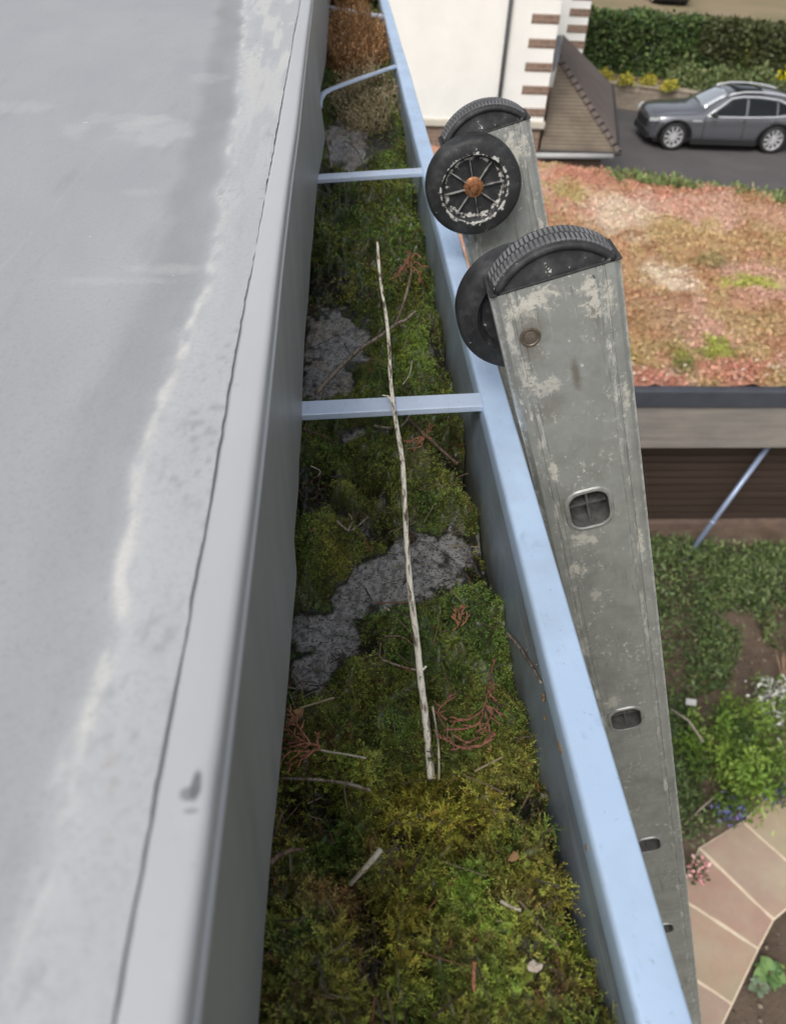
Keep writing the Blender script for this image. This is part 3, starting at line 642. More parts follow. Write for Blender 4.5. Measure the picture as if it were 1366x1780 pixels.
# ------------------------------------------------------------------ ladder
LD = Vector((.327, 0, -.945)).normalized()               # down the ladder
LW = Vector((.945, 0, .327)).normalized()                # across the stile, away from the roof
ladder = empty('ladder', (.132, .44, -.204)); tag(ladder, 'worn aluminium ladder with black wall wheels leaning on the gutter', 'ladder')
LT = Vector((.132, .440, -.204))                         # middle of the near stile's top end, outer face
LM = Matrix(((LW.x, 0, LD.x, 0), (LW.y, 1, LD.y, 0), (LW.z, 0, LD.z, 0), (0, 0, 0, 1)))   # local: x across, y towards far stile, z down
ladder.matrix_world = Matrix.Translation(LT) @ LM
LEN = (LT.z - G) / .945 - .05
HW = .0405; TH = .027; SPAN = .318
def stile_material():
    b_ = NB('weathered_aluminium')
    big = b_.noise(13, 6, .62); fine = b_.noise(190, 4, .65); mot = b_.noise(48, 5, .7); sc = b_.noise(26, 4, .6, (3, 3, .35)); pn = b_.noise(140, 7, .75, None, None, .4)
    c = b_.mix(b_.ramp(big, [(.32, 0.), (.68, 1.)]), (.36, .365, .35), (.235, .24, .222))
    c = b_.mix(b_.ramp(mot, [(.42, 0.), (.72, .6)]), c, (.42, .43, .42))
    c = b_.mix(b_.ramp(sc, [(.60, 0.), (.72, .5)]), c, (.17, .155, .125))
    c = b_.mix(b_.ramp(fine, [(.64, 0.), (.70, .8)]), c, (.68, .68, .65)); c = b_.mix(b_.ramp(b_.noise(120, 4, .7, (3, 1, .18)), [(.64, 0.), (.70, .55)]), c, (.55, .55, .53)); c = b_.mix(b_.ramp(b_.noise(95, 4, .7, (2, 1, .25)), [(.63, 0.), (.72, .5)]), c, (.13, .125, .11))
    sx_ = b_.n('ShaderNodeSeparateXYZ'); b_.l(b_.co, sx_.inputs[0]); ed = b_.math('ADD', b_.math('ABSOLUTE', sx_.outputs[0]), b_.math('MULTIPLY', b_.math('SUBTRACT', pn, .5), .012)); c = b_.mix(b_.ramp(b_.math('MULTIPLY', ed, 10.), [(.385, 0.), (.405, .8)]), c, (.66, .66, .64))
    # old mortar / paint splashes
    for (cx, cz, rx, rz, a) in ((-.012, .010, .017, .009, .8), (-.024, .016, .014, .008, .75), (.021, .018, .0085, .017, .8), (.031, .022, .0045, .018, .7), (-.033, .030, .004, .012, .6), (-.018, .075, .014, .009, .55), (-.029, .06, .006, .012, .5), (-.024, .150, .004, .012, .75), (-.012, .228, .013, .010, .6), (.012, .205, .006, .008, .45), (-.022, .262, .008, .010, .7), (-.008, .30, .010, .009, .45), (-.015, .47, .010, .012, .5), (-.005, .50, .012, .007, .45), (.034, .10, .003, .016, .6), (.032, .25, .003, .02, .65), (-.030, .37, .005, .02, .4)):
        mp = b_.n('ShaderNodeMapping'); mp.inputs['Location'].default_value = (-cx / rx, 0, -cz / rz); mp.inputs['Scale'].default_value = (1 / rx, 0, 1 / rz)
        b_.l(b_.co, mp.inputs[0]); ln = b_.n('ShaderNodeVectorMath', operation='LENGTH'); b_.l(mp.outputs[0], ln.inputs[0])
        dd = b_.math('ADD', ln.outputs['Value'], b_.math('MULTIPLY', b_.math('SUBTRACT', pn, .5), 5.5))
        c = b_.mix(b_.math('MULTIPLY', b_.ramp(dd, [(.35, 1.), (.85, 0.)]), a), c, (.74, .70, .62))
    # brown grime round the axle bolt and greasy smears
    for (cx, cz, rx, rz, a) in ((-.021, .035, .013, .022, .55), (.003, .072, .004, .016, .65), (-.022, .095, .018, .014, .4), (-.02, .19, .010, .012, .4)):
        mp = b_.n('ShaderNodeMapping'); mp.inputs['Location'].default_value = (-cx / rx, 0, -cz / rz); mp.inputs['Scale'].default_value = (1 / rx, 0, 1 / rz)
        b_.l(b_.co, mp.inputs[0]); ln = b_.n('ShaderNodeVectorMath', operation='LENGTH'); b_.l(mp.outputs[0], ln.inputs[0])
        dd = b_.math('ADD', ln.outputs['Value'], b_.math('MULTIPLY', b_.math('SUBTRACT', mot, .5), 1.2))
        c = b_.mix(b_.math('MULTIPLY', b_.ramp(dd, [(.35, 1.), (1., 0.)]), a), c, (.15, .12, .085))
    gx = b_.math('ABSOLUTE', b_.math('SUBTRACT', b_.math('ABSOLUTE', sx_.outputs[0]), .0285)); gf = b_.math('MULTIPLY', b_.ramp(b_.math('MULTIPLY', gx, 100.), [(.1, 1.), (.55, 0.)]), b_.ramp(b_.noise(110, 5, .75, (1.5, 1, .35)), [(.52, 0.), (.60, .9)])); c = b_.mix(gf, c, (.62, .61, .58))
    wh = b_.math('MULTIPLY', b_.ramp(b_.noise(210, 5, .75, (1, 1, .7)), [(.56, 0.), (.61, .9)]), b_.ramp(b_.noise(22, 3, .5), [(.50, 0.), (.62, 1.)])); c = b_.mix(wh, c, (.70, .69, .65))
    c = b_.mix(b_.ramp(b_.noise(70, 3, .6, (1, 1, .6)), [(.735, 0.), (.76, .8)]), c, (.06, .055, .05))
    b_.bump(b_.math('ADD', fine, pn), .22, .0008)
    return b_.fin(c, b_.ramp(big, [(.3, .42), (.7, .62)]), .35, .5)
M_al = stile_material()
def stile(y0, face):                                     # face = -1: outer face towards camera at y0
    g1, g2, gd = .0295, .0248, .0010
    one = [(-HW, TH * .86), (-HW, TH * .14), (-HW + .0045, 0), (-g1 - .0010, 0), (-g1 - .0004, gd), (-g1 + .0004, gd), (-g1 + .0010, 0), (-g2 - .0006, 0), (-g2, gd * .5), (-g2 + .0006, 0), (g2 - .0006, 0), (g2, gd * .5), (g2 + .0006, 0), (g1 - .0010, 0), (g1 - .0004, gd), (g1 + .0004, gd), (g1 + .0010, 0), (HW - .0045, 0), (HW, TH * .14), (HW, TH * .86)]
    two = [(x, TH - y) for (x, y) in one[2:-2]][::-1]
    sec = one + two
    zs = np.linspace(0, LEN, 40); n = len(sec); v = []; f = []
    for z in zs:
        for (x, y) in sec: v.append((x, y0 + y, z))
    for i in range(len(zs) - 1):
        for k in range(n): f.append((i * n + k, i * n + (k + 1) % n, (i + 1) * n + (k + 1) % n, (i + 1) * n + k))
    f.append(tuple(range(n))); f.append(tuple((len(zs) - 1) * n + k for k in range(n)))
    return MB().add(v, f).build('stile', M_al, ladder)
st1 = stile(0, -1); st2 = stile(SPAN - TH, -1)
M_rub = None
def black_material(name, ring=None, half=False):
    b_ = NB(name); n1 = b_.noise(170, 5, .72); n2 = b_.noise(40, 4, .6); n3 = b_.noise(400, 2, .6)
    c = b_.mix(b_.ramp(n2, [(.3, 0.), (.7, 1.)]), (.017, .0172, .018), (.034, .0345, .036))
    thr = .66
    c = b_.mix(b_.ramp(b_.noise(90, 5, .7), [(.48, 0.), (.75, .35)]), c, (.13, .13, .13)); fle = b_.ramp(n1, [(thr, 0.), (thr + .02, 1.)])
    if ring:
        mp = b_.n('ShaderNodeMapping'); mp.inputs['Scale'].default_value = (1, 0, 1); b_.l(b_.co, mp.inputs[0])
        ln = b_.n('ShaderNodeVectorMath', operation='LENGTH'); b_.l(mp.outputs[0], ln.inputs[0])
        dd = b_.math('ABSOLUTE', b_.math('SUBTRACT', ln.outputs['Value'], ring))
        sep = b_.n('ShaderNodeSeparateXYZ'); b_.l(b_.co, sep.inputs[0])
        low = b_.ramp(b_.math('MULTIPLY', sep.outputs[2], 20.), [(.0, .0), (.6, 1.)])
        dn = b_.math('ADD', b_.math('MULTIPLY', dd, 420.), b_.math('MULTIPLY', b_.math('SUBTRACT', .515, n1), 7.5))
        dn = b_.math('SUBTRACT', dn, b_.math('MULTIPLY', low, .35))
        fle = b_.math('MAXIMUM', b_.ramp(dn, [(.12, .9), (.26, 0.)]), b_.math('MULTIPLY', fle, .8))
    c = b_.mix(fle, c, (.55, .53, .49))
    b_.bump(n3, .25, .0005)
    return b_.fin(c, b_.ramp(n2, [(.3, .45), (.7, .65)]), 0, .3)
M_wheel = black_material('black_wheel_plastic', .0300)
M_cap = black_material('black_cap_rubber')
M_tread = simple('dusty_tyre_rubber', (.20, .20, .205), (.095, .095, .098), 45, .85, bump=.4, bsc=300, bd=.001)
M_rust2 = simple('rusty_copper_nut', (.48, .22, .10), (.20, .085, .04), 260, .38, .6, bump=.2, bsc=400, bd=.0006)
M_dark = simple('dark_void', (.006, .006, .006), (.01, .01, .01), 20, .9)
WR = .0430
def wheel(x, y, z, dirn):                                # dirn -1: dished face towards camera (-y)
    wrot = empty('wheel'); wrot.parent = ladder; wrot.location = (x, y, z)
    h = .0115 if dirn < 0 else .0115
    # tyre: shallow tread, rounded shoulder and a flat side wall round a dished web
    pr = [(.0292, -h), (.0300, -h - .0008), (.0385, -h - .0002), (.0415, -h + .0016), (.0428, -h + .004), (WR, 0), (.0428, h - .004), (.0415, h - .0016), (.0385, h + .0002), (.0300, h + .0008), (.0292, h)]
    ty = MB(); ty.lathe(pr, 96)
    ty.lathe([(.0292, h), (.0292, -h)], 96)
    t = autosmooth(ty.build('tyre', M_wheel if dirn < 0 else M_cap, wrot), 40)
    rim = MB()
    rim.lathe([(.0291, -h + .0006), (.0280, -h + .0012), (.0268, -h + .0042), (.0262, -h + .0058), (.0075, -h + .0066), (.0075, h - .0066), (.0262, h - .0058), (.0280, h - .0012), (.0291, h - .0006)], 72)
    hub = MB(); spk = MB()
    for sd_ in ((-1, 1) if dirn < 0 else (1,)):
        for k in range(8):
            a = R_(45 * k + 4); M = Matrix.Rotation(-a, 4, 'Y')
            y1, y2 = sorted((sd_ * (h - .0062), sd_ * (h - .0024)))
            spk.box((.0082, y1, -.0002), (.0272, y2, .0002), M)
    spk.build('spokes', simple('scuffed_spokes', (.42, .41, .39), (.03, .03, .03), 130, .7), wrot)
    rm = autosmooth(rim.build('rim', black_material('black_web_plastic', .0255) if dirn < 0 else M_cap, wrot), 40)
    hub.lathe([(.0001, -h + .0008), (.0035, -h + .0010), (.0042, -h + .0022), (.0044, -h + .0038), (.0076, -h + .0044), (.0090, -h + .0052), (.0092, -h + .0068), (.0092, h - .0068), (.0070, h - .0040), (.0001, h - .0030)], 28)
    autosmooth(hub.build('hub', M_rust2, wrot), 30)
    return wrot
AX = (-.0215, .0350)                                     # axle across/down from the top end
wheel(AX[0], TH + .0145, AX[1], 1); wheel(AX[0], SPAN - TH - .0145, AX[1], -1)
def end_cap(y0):
    cp = empty('end_cap'); cp.parent = ladder; cp.location = (0, y0, 0)
    rc = .0483; zc = .0263                                # circle centre lies inside the stile end
    a0 = math.asin(zc / rc); n = 30; body = MB(); v = []; f = []
    ang = [math.pi + a0 - (math.pi + 2 * a0) * 0 - (math.pi + 0) * 0 for _ in (0,)]
    arc = [(rc * math.cos(a), zc - rc * math.sin(a)) for a in np.linspace(math.pi - a0, a0, n)]
    arc = [(max(-HW + .001, min(HW - .001, x)), z) for x, z in arc]
    k = len(arc)
    for (y, s) in ((.0012, .86), (.0030, .94), (.0052, 1.0), (TH - .0052, 1.0), (TH - .0030, .94), (TH - .0012, .86)):
        for (x, z) in arc: v.append((x * (1 if s == 1 else s * .985 + .015), y, z * s - .0002))
    m = 6
    for i in range(m - 1):
        for j in range(k - 1): f.append((i * k + j, i * k + j + 1, (i + 1) * k + j + 1, (i + 1) * k + j))
        f.append((i * k + k - 1, i * k, (i + 1) * k, (i + 1) * k + k - 1))
    f.append(tuple(range(k))); f.append(tuple((m - 1) * k + j for j in range(k)))
    o = body.add(v, f).build('cap_body', M_cap, cp); autosmooth(o, 40)
    tr = MB()
    for j in range(31):                                   # tread blocks round the arc
        a = math.pi - a0 - (math.pi - 2 * a0) * (j + .5) / 31
        M = Matrix.Translation((0, 0, zc)) @ Matrix.Rotation(a, 4, 'Y')
        if abs(rc * math.cos(a)) > HW - .003: continue
        tr.box((rc - .002, .0034, -.0015), (rc + .0002, TH * .495, .0015), M); 
        M = Matrix.Translation((0, 0, zc)) @ Matrix.Rotation(a + .03, 4, 'Y')
        tr.box((rc - .002, TH * .505, -.0015), (rc + .0002, TH - .0034, .0015), M)
    to = tr.build('tread', M_tread, cp); bevel(to, .0006, 1)
    rimarc = MB().tube([(x * .93, .0016, zc + (z - zc) * .93) for x, z in arc if z < -.002], .0026, 8); rimarc.tube([(x * .93, TH - .0016, zc + (z - zc) * .93) for x, z in arc if z < -.002], .0026, 8); rimarc.build('rim_bead', M_cap, cp, True)
    lip = MB().box((-HW - .0004, -.0005, -.0012), (HW + .0004, TH + .0005, .0006)).build('lip', M_cap, cp); bevel(lip, .0008, 2)
end_cap(0); end_cap(SPAN - TH)
# axle bolt heads on the outer face of each stile
for y0, s in ((0, -1), (SPAN, 1)):
    mb = MB(); M = Matrix.Translation((AX[0], y0, AX[1]))
    mb.lathe([(.0070, 0), (.0068, s * .0007), (.0056, s * .0009), (.0050, s * .0003), (.0042, s * .0003), (.0038, s * .0012), (.0001, s * .0013)], 20, M); autosmooth(mb.build('bolt', simple('bolt_steel', (.20, .17, .14), (.12, .095, .07), 250, .5, .5), ladder), 30)
def rrect(w_, h_, r_, n=6):
    out = []
    for (cx, cz, a0) in ((w_ / 2 - r_, h_ / 2 - r_, 0), (-w_ / 2 + r_, h_ / 2 - r_, 90), (-w_ / 2 + r_, -h_ / 2 + r_, 180), (w_ / 2 - r_, -h_ / 2 + r_, 270)):
        for k in range(n): a = R_(a0 + 90 * k / (n - 1)); out.append((cx + r_ * math.cos(a), cz + r_ * math.sin(a)))
    return out
M_swage = simple('swaged_rim_aluminium', (.40, .40, .385), (.24, .24, .225), 160, .42, .45, bump=.3, bsc=300, bd=.0008)
RZ = [.1975 + .307 * k for k in range(int((LEN - .25) / .307) + 1)]
RX = -.0035
def rung_mesh():
    mb = MB()
    levels = [((.0375, .0430, .013), -.0002), ((.0360, .0412, .0125), -.0016), ((.0325, .0375, .0110), -.0020), ((.0300, .0348, .0100), -.0012), ((.0290, .0335, .0095), .0175)]
    n = 24; v = []; f = []
    for (a, y) in levels:
        for (x, z) in rrect(*a): v.append((x, y, z))
    for i in range(len(levels) - 1):
        for k in range(n): f.append((i * n + k, i * n + (k + 1) % n, (i + 1) * n + (k + 1) % n, (i + 1) * n + k))
    f.append(tuple((len(levels) - 1) * n + k for k in range(n)))
    for (x, z) in rrect(.0290, .0335, .0095): v.append((x, TH - .002, z))
    for (x, z) in rrect(.0290, .0335, .0095): v.append((x, SPAN - TH + .002, z))
    b0 = len(levels) * n
    for k in range(n): f.append((b0 + k, b0 + (k + 1) % n, b0 + n + (k + 1) % n, b0 + n + k))
    mb.add(v, f); mb.box((-.0010, .0062, -.0166), (.0010, .0172, .0166)); mb.box((-.0144, .0066, -.0010), (-.0011, .0172, .0010)); mb.box((.0011, .0066, -.0010), (.0144, .0172, .0010))
    return mb
rg = rung_mesh().build('rung', M_swage, ladder); autosmooth(rg, 40); rg.data.materials.append(simple('grimy_shaded_rung_inside', (.13, .13, .125), (.07, .068, .062), 200, .6, .2))  # rung mouths coloured darker to paint in recess shade, along with grime
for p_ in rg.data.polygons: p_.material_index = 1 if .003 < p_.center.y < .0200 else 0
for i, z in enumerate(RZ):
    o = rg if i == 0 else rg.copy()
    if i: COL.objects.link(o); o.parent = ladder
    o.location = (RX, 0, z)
# cut the rung mouths into the near stile so the hollow rungs can be seen into
cut = MB()
for z in RZ: cut.prism([(RX + x, -.01, z + zz) for (x, zz) in rrect(.0300, .0348, .0100)], (0, .0280, 0))
co = cut.build('cutter', None, ladder); md = st1.modifiers.new('bo', 'BOOLEAN'); md.operation = 'DIFFERENCE'; md.object = co; md.solver = 'EXACT'
bake(st1); bpy.data.objects.remove(co)

# ------------------------------------------------------------------ ground, drive, beds, path
def sheet(name, pts, z, m):
    return tag(mesh(name, [(p[0], p[1], z) for p in pts], [tuple(range(len(pts)))], m), kind='structure')
sheet('ground', [(-400, -400), (400, -400), (400, 600), (-400, 600)], G, simple('meadow_ground', (.075, .085, .035), (.13, .11, .06), .6, .9, bump=.4, bsc=8, bd=.05))
M_soil = NB('garden_soil')
def soil_mat():
    b_ = M_soil; a = b_.noise(2.2, 6, .65); c = b_.mix(b_.ramp(a, [(.35, 0.), (.65, 1.)]), (.135, .095, .068), (.21, .155, .115))
    f = b_.noise(38, 5, .7); c = b_.mix(b_.ramp(f, [(.62, 0.), (.72, .8)]), c, (.34, .28, .21)); c = b_.mix(b_.ramp(b_.noise(21, 4, .6), [(.6, 0.), (.75, .8)]), c, (.03, .022, .016))
    b_.bump(f, .9, .04); return b_.fin(c, .95, 0, .2)
M_soil = soil_mat()
def bed_sheet():
    xs = np.linspace(-.3, 9, 150); ys = np.linspace(.2, 7.2, 130); X, Y = np.meshgrid(xs, ys, indexing='ij')
    Z = G + .02 + (fbm(X * 2.2, Y * 2.2, 201, 4) - .35) * .10 + (fbm(X * 14, Y * 14, 202, 3) - .5) * .05
    pc = np.stack(path_mask(X, Y)); Z = np.where(pc[0] > 0, np.minimum(Z, G + .012), Z)
    o = grid('planting_bed', np.stack([X, Y, Z], -1), M_soil); tag(o, kind='structure')
# curved path: rows of slabs, each row given by its far joint (left end, right end)
PJ = [(at_z(*a, G)[:2], at_z(*c, G)[:2]) for a, c in (((1341, 1379), (1420, 1418)), ((1286, 1432), (1412, 1545)), ((1211, 1478), (1341, 1604)), ((1201, 1579), (1315, 1654)), ((1213, 1712), (1269, 1751)))]
PJ = [np.array([a, c]) for a, c in PJ]
# carry the path on beyond the picture at both ends
d0 = PJ[0] - PJ[1]; PRE = [PJ[0] + d0 * k + np.array([.03 * k * k, -.02 * k * k]) for k in (3, 2, 1)]
PJ[3][0] = PJ[3][1] + (PJ[3][0] - PJ[3][1]) * 1.25; PJ[4][0] = PJ[4][1] + (PJ[4][0] - PJ[4][1]) * 2.5
d1 = PJ[4] - PJ[3]; POST = [PJ[4] + d1 * k for k in (1, 2, 3)]
ROWS = PRE + PJ + POST
def path_mask(X, Y):
    L = np.array([r_[0] for r_ in ROWS]); Rr = np.array([r_[1] for r_ in ROWS])
    order = np.argsort(L[:, 1]); lx = np.interp(Y, L[order, 1], L[order, 0]); order = np.argsort(Rr[:, 1]); rx = np.interp(Y, Rr[order, 1], Rr[order, 0])
    return ((X > lx - .02) & (X < rx + .02)).astype(float), X
bed_sheet()
def path():
    rng = np.random.default_rng(3); V = []; F = []; C = []
    pal = [(.44, .29, .21), (.46, .335, .235), (.43, .27, .205), (.42, .345, .23), (.40, .275, .215), (.41, .26, .20)]
    mort = []
    for i in range(len(ROWS) - 1):
        a, b2 = ROWS[i], ROWS[i + 1]
        q = np.array([a[0], a[1], b2[1], b2[0]]); cen = q.mean(0); n_ = []
        for k in range(4):
            e1 = (q[(k + 1) % 4] - q[k]); e2 = (q[(k - 1) % 4] - q[k]); e1 = e1 / np.linalg.norm(e1); e2 = e2 / np.linalg.norm(e2); n_.append(q[k] + (e1 + e2) * .0125)
        n_ = np.array(n_); N = 14; t = np.linspace(0, 1, N)
        for (uu) in range(1):
            U, Wg = np.meshgrid(t, t, indexing='ij')
            P = (n_[0] * ((1 - U) * (1 - Wg))[..., None] + n_[1] * (U * (1 - Wg))[..., None] + n_[2] * (U * Wg)[..., None] + n_[3] * ((1 - U) * Wg)[..., None])
            P = P + ((fbm(P[..., 0] * 9, P[..., 1] * 9, 210 + i, 3) - .5) * .018)[..., None] * (1 - ((U > .1) & (U < .9) & (Wg > .1) & (Wg < .9)))[..., None]
            z = G + .052 + (fbm(P[..., 0] * 4, P[..., 1] * 4, 220 + i, 4) - .5) * .010
            k0 = len(V); V += [(*p, zz) for p, zz in zip(P.reshape(-1, 2), z.reshape(-1))]
            F += [(k0 + x * N + y, k0 + (x + 1) * N + y, k0 + (x + 1) * N + y + 1, k0 + x * N + y + 1) for x in range(N - 1) for y in range(N - 1)]
            col = np.array(pal[i % 6]); alt = np.array(pal[(i + 3) % 6]); m_ = sstep(.35, .7, fbm(P[..., 0] * 2.3 + i, P[..., 1] * 2.3, 230, 4))[..., None]
            C.append((col * (1 - m_) + alt * m_).reshape(-1, 3))
    o = mesh('path', V, F, None, None, True); tint_attr(o.data, np.concatenate(C))
    b_ = NB('sandstone_slab'); n1 = b_.noise(9, 6, .65); n2 = b_.noise(70, 4, .6)
    c = b_.mix(b_.ramp(n1, [(.35, .28), (.65, 0.)]), b_.attr(), (.30, .25, .20)); c = b_.mix(b_.ramp(b_.noise(3.2, 4, .6), [(.45, 0.), (.7, .5)]), c, (.45, .40, .29)); c = b_.mix(b_.ramp(n2, [(.62, 0.), (.75, .4)]), c, (.22, .17, .13)); b_.bump(n1, .3, .01)
    o.data.materials.append(b_.fin(c, .85, 0, .25)); tag(o, kind='structure')
    mv = []; mf = []
    for i, q in enumerate(ROWS): mv += [(*q[0], G + .046), (*q[1], G + .046)]
    for i in range(len(ROWS) - 1): mf.append((2 * i, 2 * i + 1, 2 * i + 3, 2 * i + 2))
    tag(mesh('path_joints', mv, mf, simple('pale_mortar', (.78, .66, .50), (.68, .55, .40), 20, .9)), kind='structure')
path()
M_tar = NB('tarmac')
def tar():
    b_ = M_tar; a = b_.noise(.9, 5, .6); f = b_.noise(60, 3, .6)
    c = b_.mix(b_.ramp(a, [(.35, 0.), (.7, 1.)]), (.115, .105, .105), (.085, .080, .082)); c = b_.mix(b_.ramp(f, [(.6, 0.), (.75, .4)]), c, (.17, .16, .155)); b_.bump(f, .4, .01)
    return b_.fin(c, .85, 0, .3)
M_tar = tar()
sheet('driveway', [(3.2, 13.4), (9, 11.2), (60, 8), (60, 24), (13, 25.6), (8.9, 27.4), (3, 30)], G + .004, M_tar)

# ------------------------------------------------------------------ garden shed with sedum roof
SY = 6.86; SX0, SX1 = .9, 9.4; SZ = -4.40
def far_y(x): return 13.95 + (x - 3.61) * (12.47 - 13.95) / (7.334 - 3.61)
shed = empty('garden_shed', (4.5, SY, G)); shed.location = (0, 0, 0); tag(shed, 'low dark slatted garden shed with timber fascia under a sedum roof', 'shed')
def shed_build():
    m_dk = NB('dark_cladding'); a = m_dk.noise(3, 5, .6, (.25, 1, 7)); c = m_dk.mix(m_dk.ramp(a, [(.3, 0.), (.75, 1.)]), (.040, .027, .021), (.068, .047, .036))
    m_dk = m_dk.fin(c, .8, 0, .2)
    MB().box((SX0 + .4, SY + .32, G + .1), (SX1 - .4, 11.2, SZ - .25)).build('wall', m_dk, shed)
    rnd = random.Random(5); z = G + .16
    sl = MB()
    while z < SZ - .62:                                    # horizontal boards with open joints
        sl.box((SX0 + .38, SY + .285 + rnd.uniform(-.004, .004), z), (SX1 - .38, SY + .315, z + .092)); z += .115
    sl.build('cladding', m_dk, shed)
    MB().box((SX0 + .36, SY + .22, G - .1), (SX1 - .36, 11.22, G + .13)).build('plinth', simple('brick_plinth', (.20, .135, .10), (.13, .09, .07), 7, .9, bump=.4, bsc=30, bd=.02), shed)
    m_w = NB('weathered_fascia_timber'); a = m_w.noise(5, 6, .65, (.22, 1, 3.5)); a2 = m_w.noise(3, 4, .6, (.5, 1, 1)); c = m_w.mix(m_w.ramp(a, [(.3, 0.), (.72, 1.)]), (.275, .25, .22), (.17, .16, .148)); c = m_w.mix(m_w.ramp(a2, [(.45, 0.), (.7, .5)]), c, (.33, .28, .235)); m_w.bump(a, .3, .01)
    m_w = m_w.fin(c, .85, 0, .25)
    fb = MB(); fb.box((SX0, SY - .012, -5.10), (SX1, SY + .03, -4.625)); fb.box((SX0, SY - .028, -5.17), (SX1, SY + .03, -5.103)); fb.build('fascia_board', m_w, shed)
    e = MB().box((SX0 - .02, SY - .045, -4.622), (SX1 + .02, SY + .07, -4.405)).build('roof_edge', simple('black_rubber_edge', (.062, .068, .085), (.048, .053, .066), 4, .45), shed); bevel(e, .02, 3)
    sk = [(SX0, SY + .072), (SX1, SY + .072), (SX1, far_y(SX1) + .1), (SX0, far_y(SX0) + .1)]
    MB().prism([(x, y, -4.75) for x, y in sk], (0, 0, .11)).build('roof_deck', simple('roof_deck_felt', (.05, .05, .05), (.04, .04, .04), 4, .9), shed)
    MB().box((SX0 + .4, 10.9, G), (SX1 - .4, 11.6, -4.76)).build('rear_wall', m_dk, shed)
shed_build()
def sedum_color(X, Y):
    n1 = fbm(X * .9, Y * .75, 301, 4); n2 = fbm(X * 2.3 + 9, Y * 1.7, 303, 4); n3 = fbm(X * 6, Y * 5, 305, 3)
    red = np.array([.53, .245, .175]); pink = np.array([.60, .38, .29]); rust = np.array([.42, .25, .13]); och = np.array([.47, .35, .17]); cream = np.array([.74, .62, .48]); grn = np.array([.30, .33, .06]); dg = np.array([.07, .10, .025])
    C = rust + 0 * X[..., None]
    def bl(C, m, c): m = np.clip(m, 0, 1)[..., None]; return C * (1 - m) + c * m
    far = sstep(9, 13, Y + (X - 5) * .3); front = 1 - sstep(7.2, 8.0, Y)
    C = bl(C, sstep(.42, .60, n1), pink); C = bl(C, sstep(.50, .66, n2) * .8, och)
    C = bl(C, sstep(.45, .6, n3 * .5 + .5 * fbm(X * 1.3, Y * 1.1, 309, 3)) * (.25 + .6 * far), red); C = bl(C, front * sstep(.4, .6, n3) * .85, red * 1.05)
    for (px, py, rx, ry, c, a) in ((1150, 480, 45, 40, cream, .8), (1060, 375, 70, 45, cream, .75), (1230, 420, 110, 40, och * 1.15, .6), (1310, 495, 60, 22, grn * 1.25, .95), (1190, 620, 40, 28, grn * .75, .95), (1195, 640, 30, 14, dg, .7), (1250, 605, 40, 20, grn, .95), (1095, 600, 14, 40, grn, .8), (985, 340, 35, 35, grn * .8 + rust * .3, .6), (1240, 460, 40, 14, dg * 1.6, .5), (1340, 385, 60, 25, pink, .5), (1130, 320, 120, 18, red, .6), (1020, 300, 60, 14, red, .5), (1300, 560, 60, 20, och, .4), (1150, 560, 60, 30, och * .8, .5)):
        e = px_ell(px, py, rx, ry, SZ); q = np.sqrt(((X - e[0]) / e[2]) ** 2 + ((Y - e[1]) / e[3]) ** 2)
        C = bl(C, (1 - sstep(.3, 1.15, q + (fbm(X * 5, Y * 4, 311, 3) - .5) * 1.5)) * a, c)
    return C
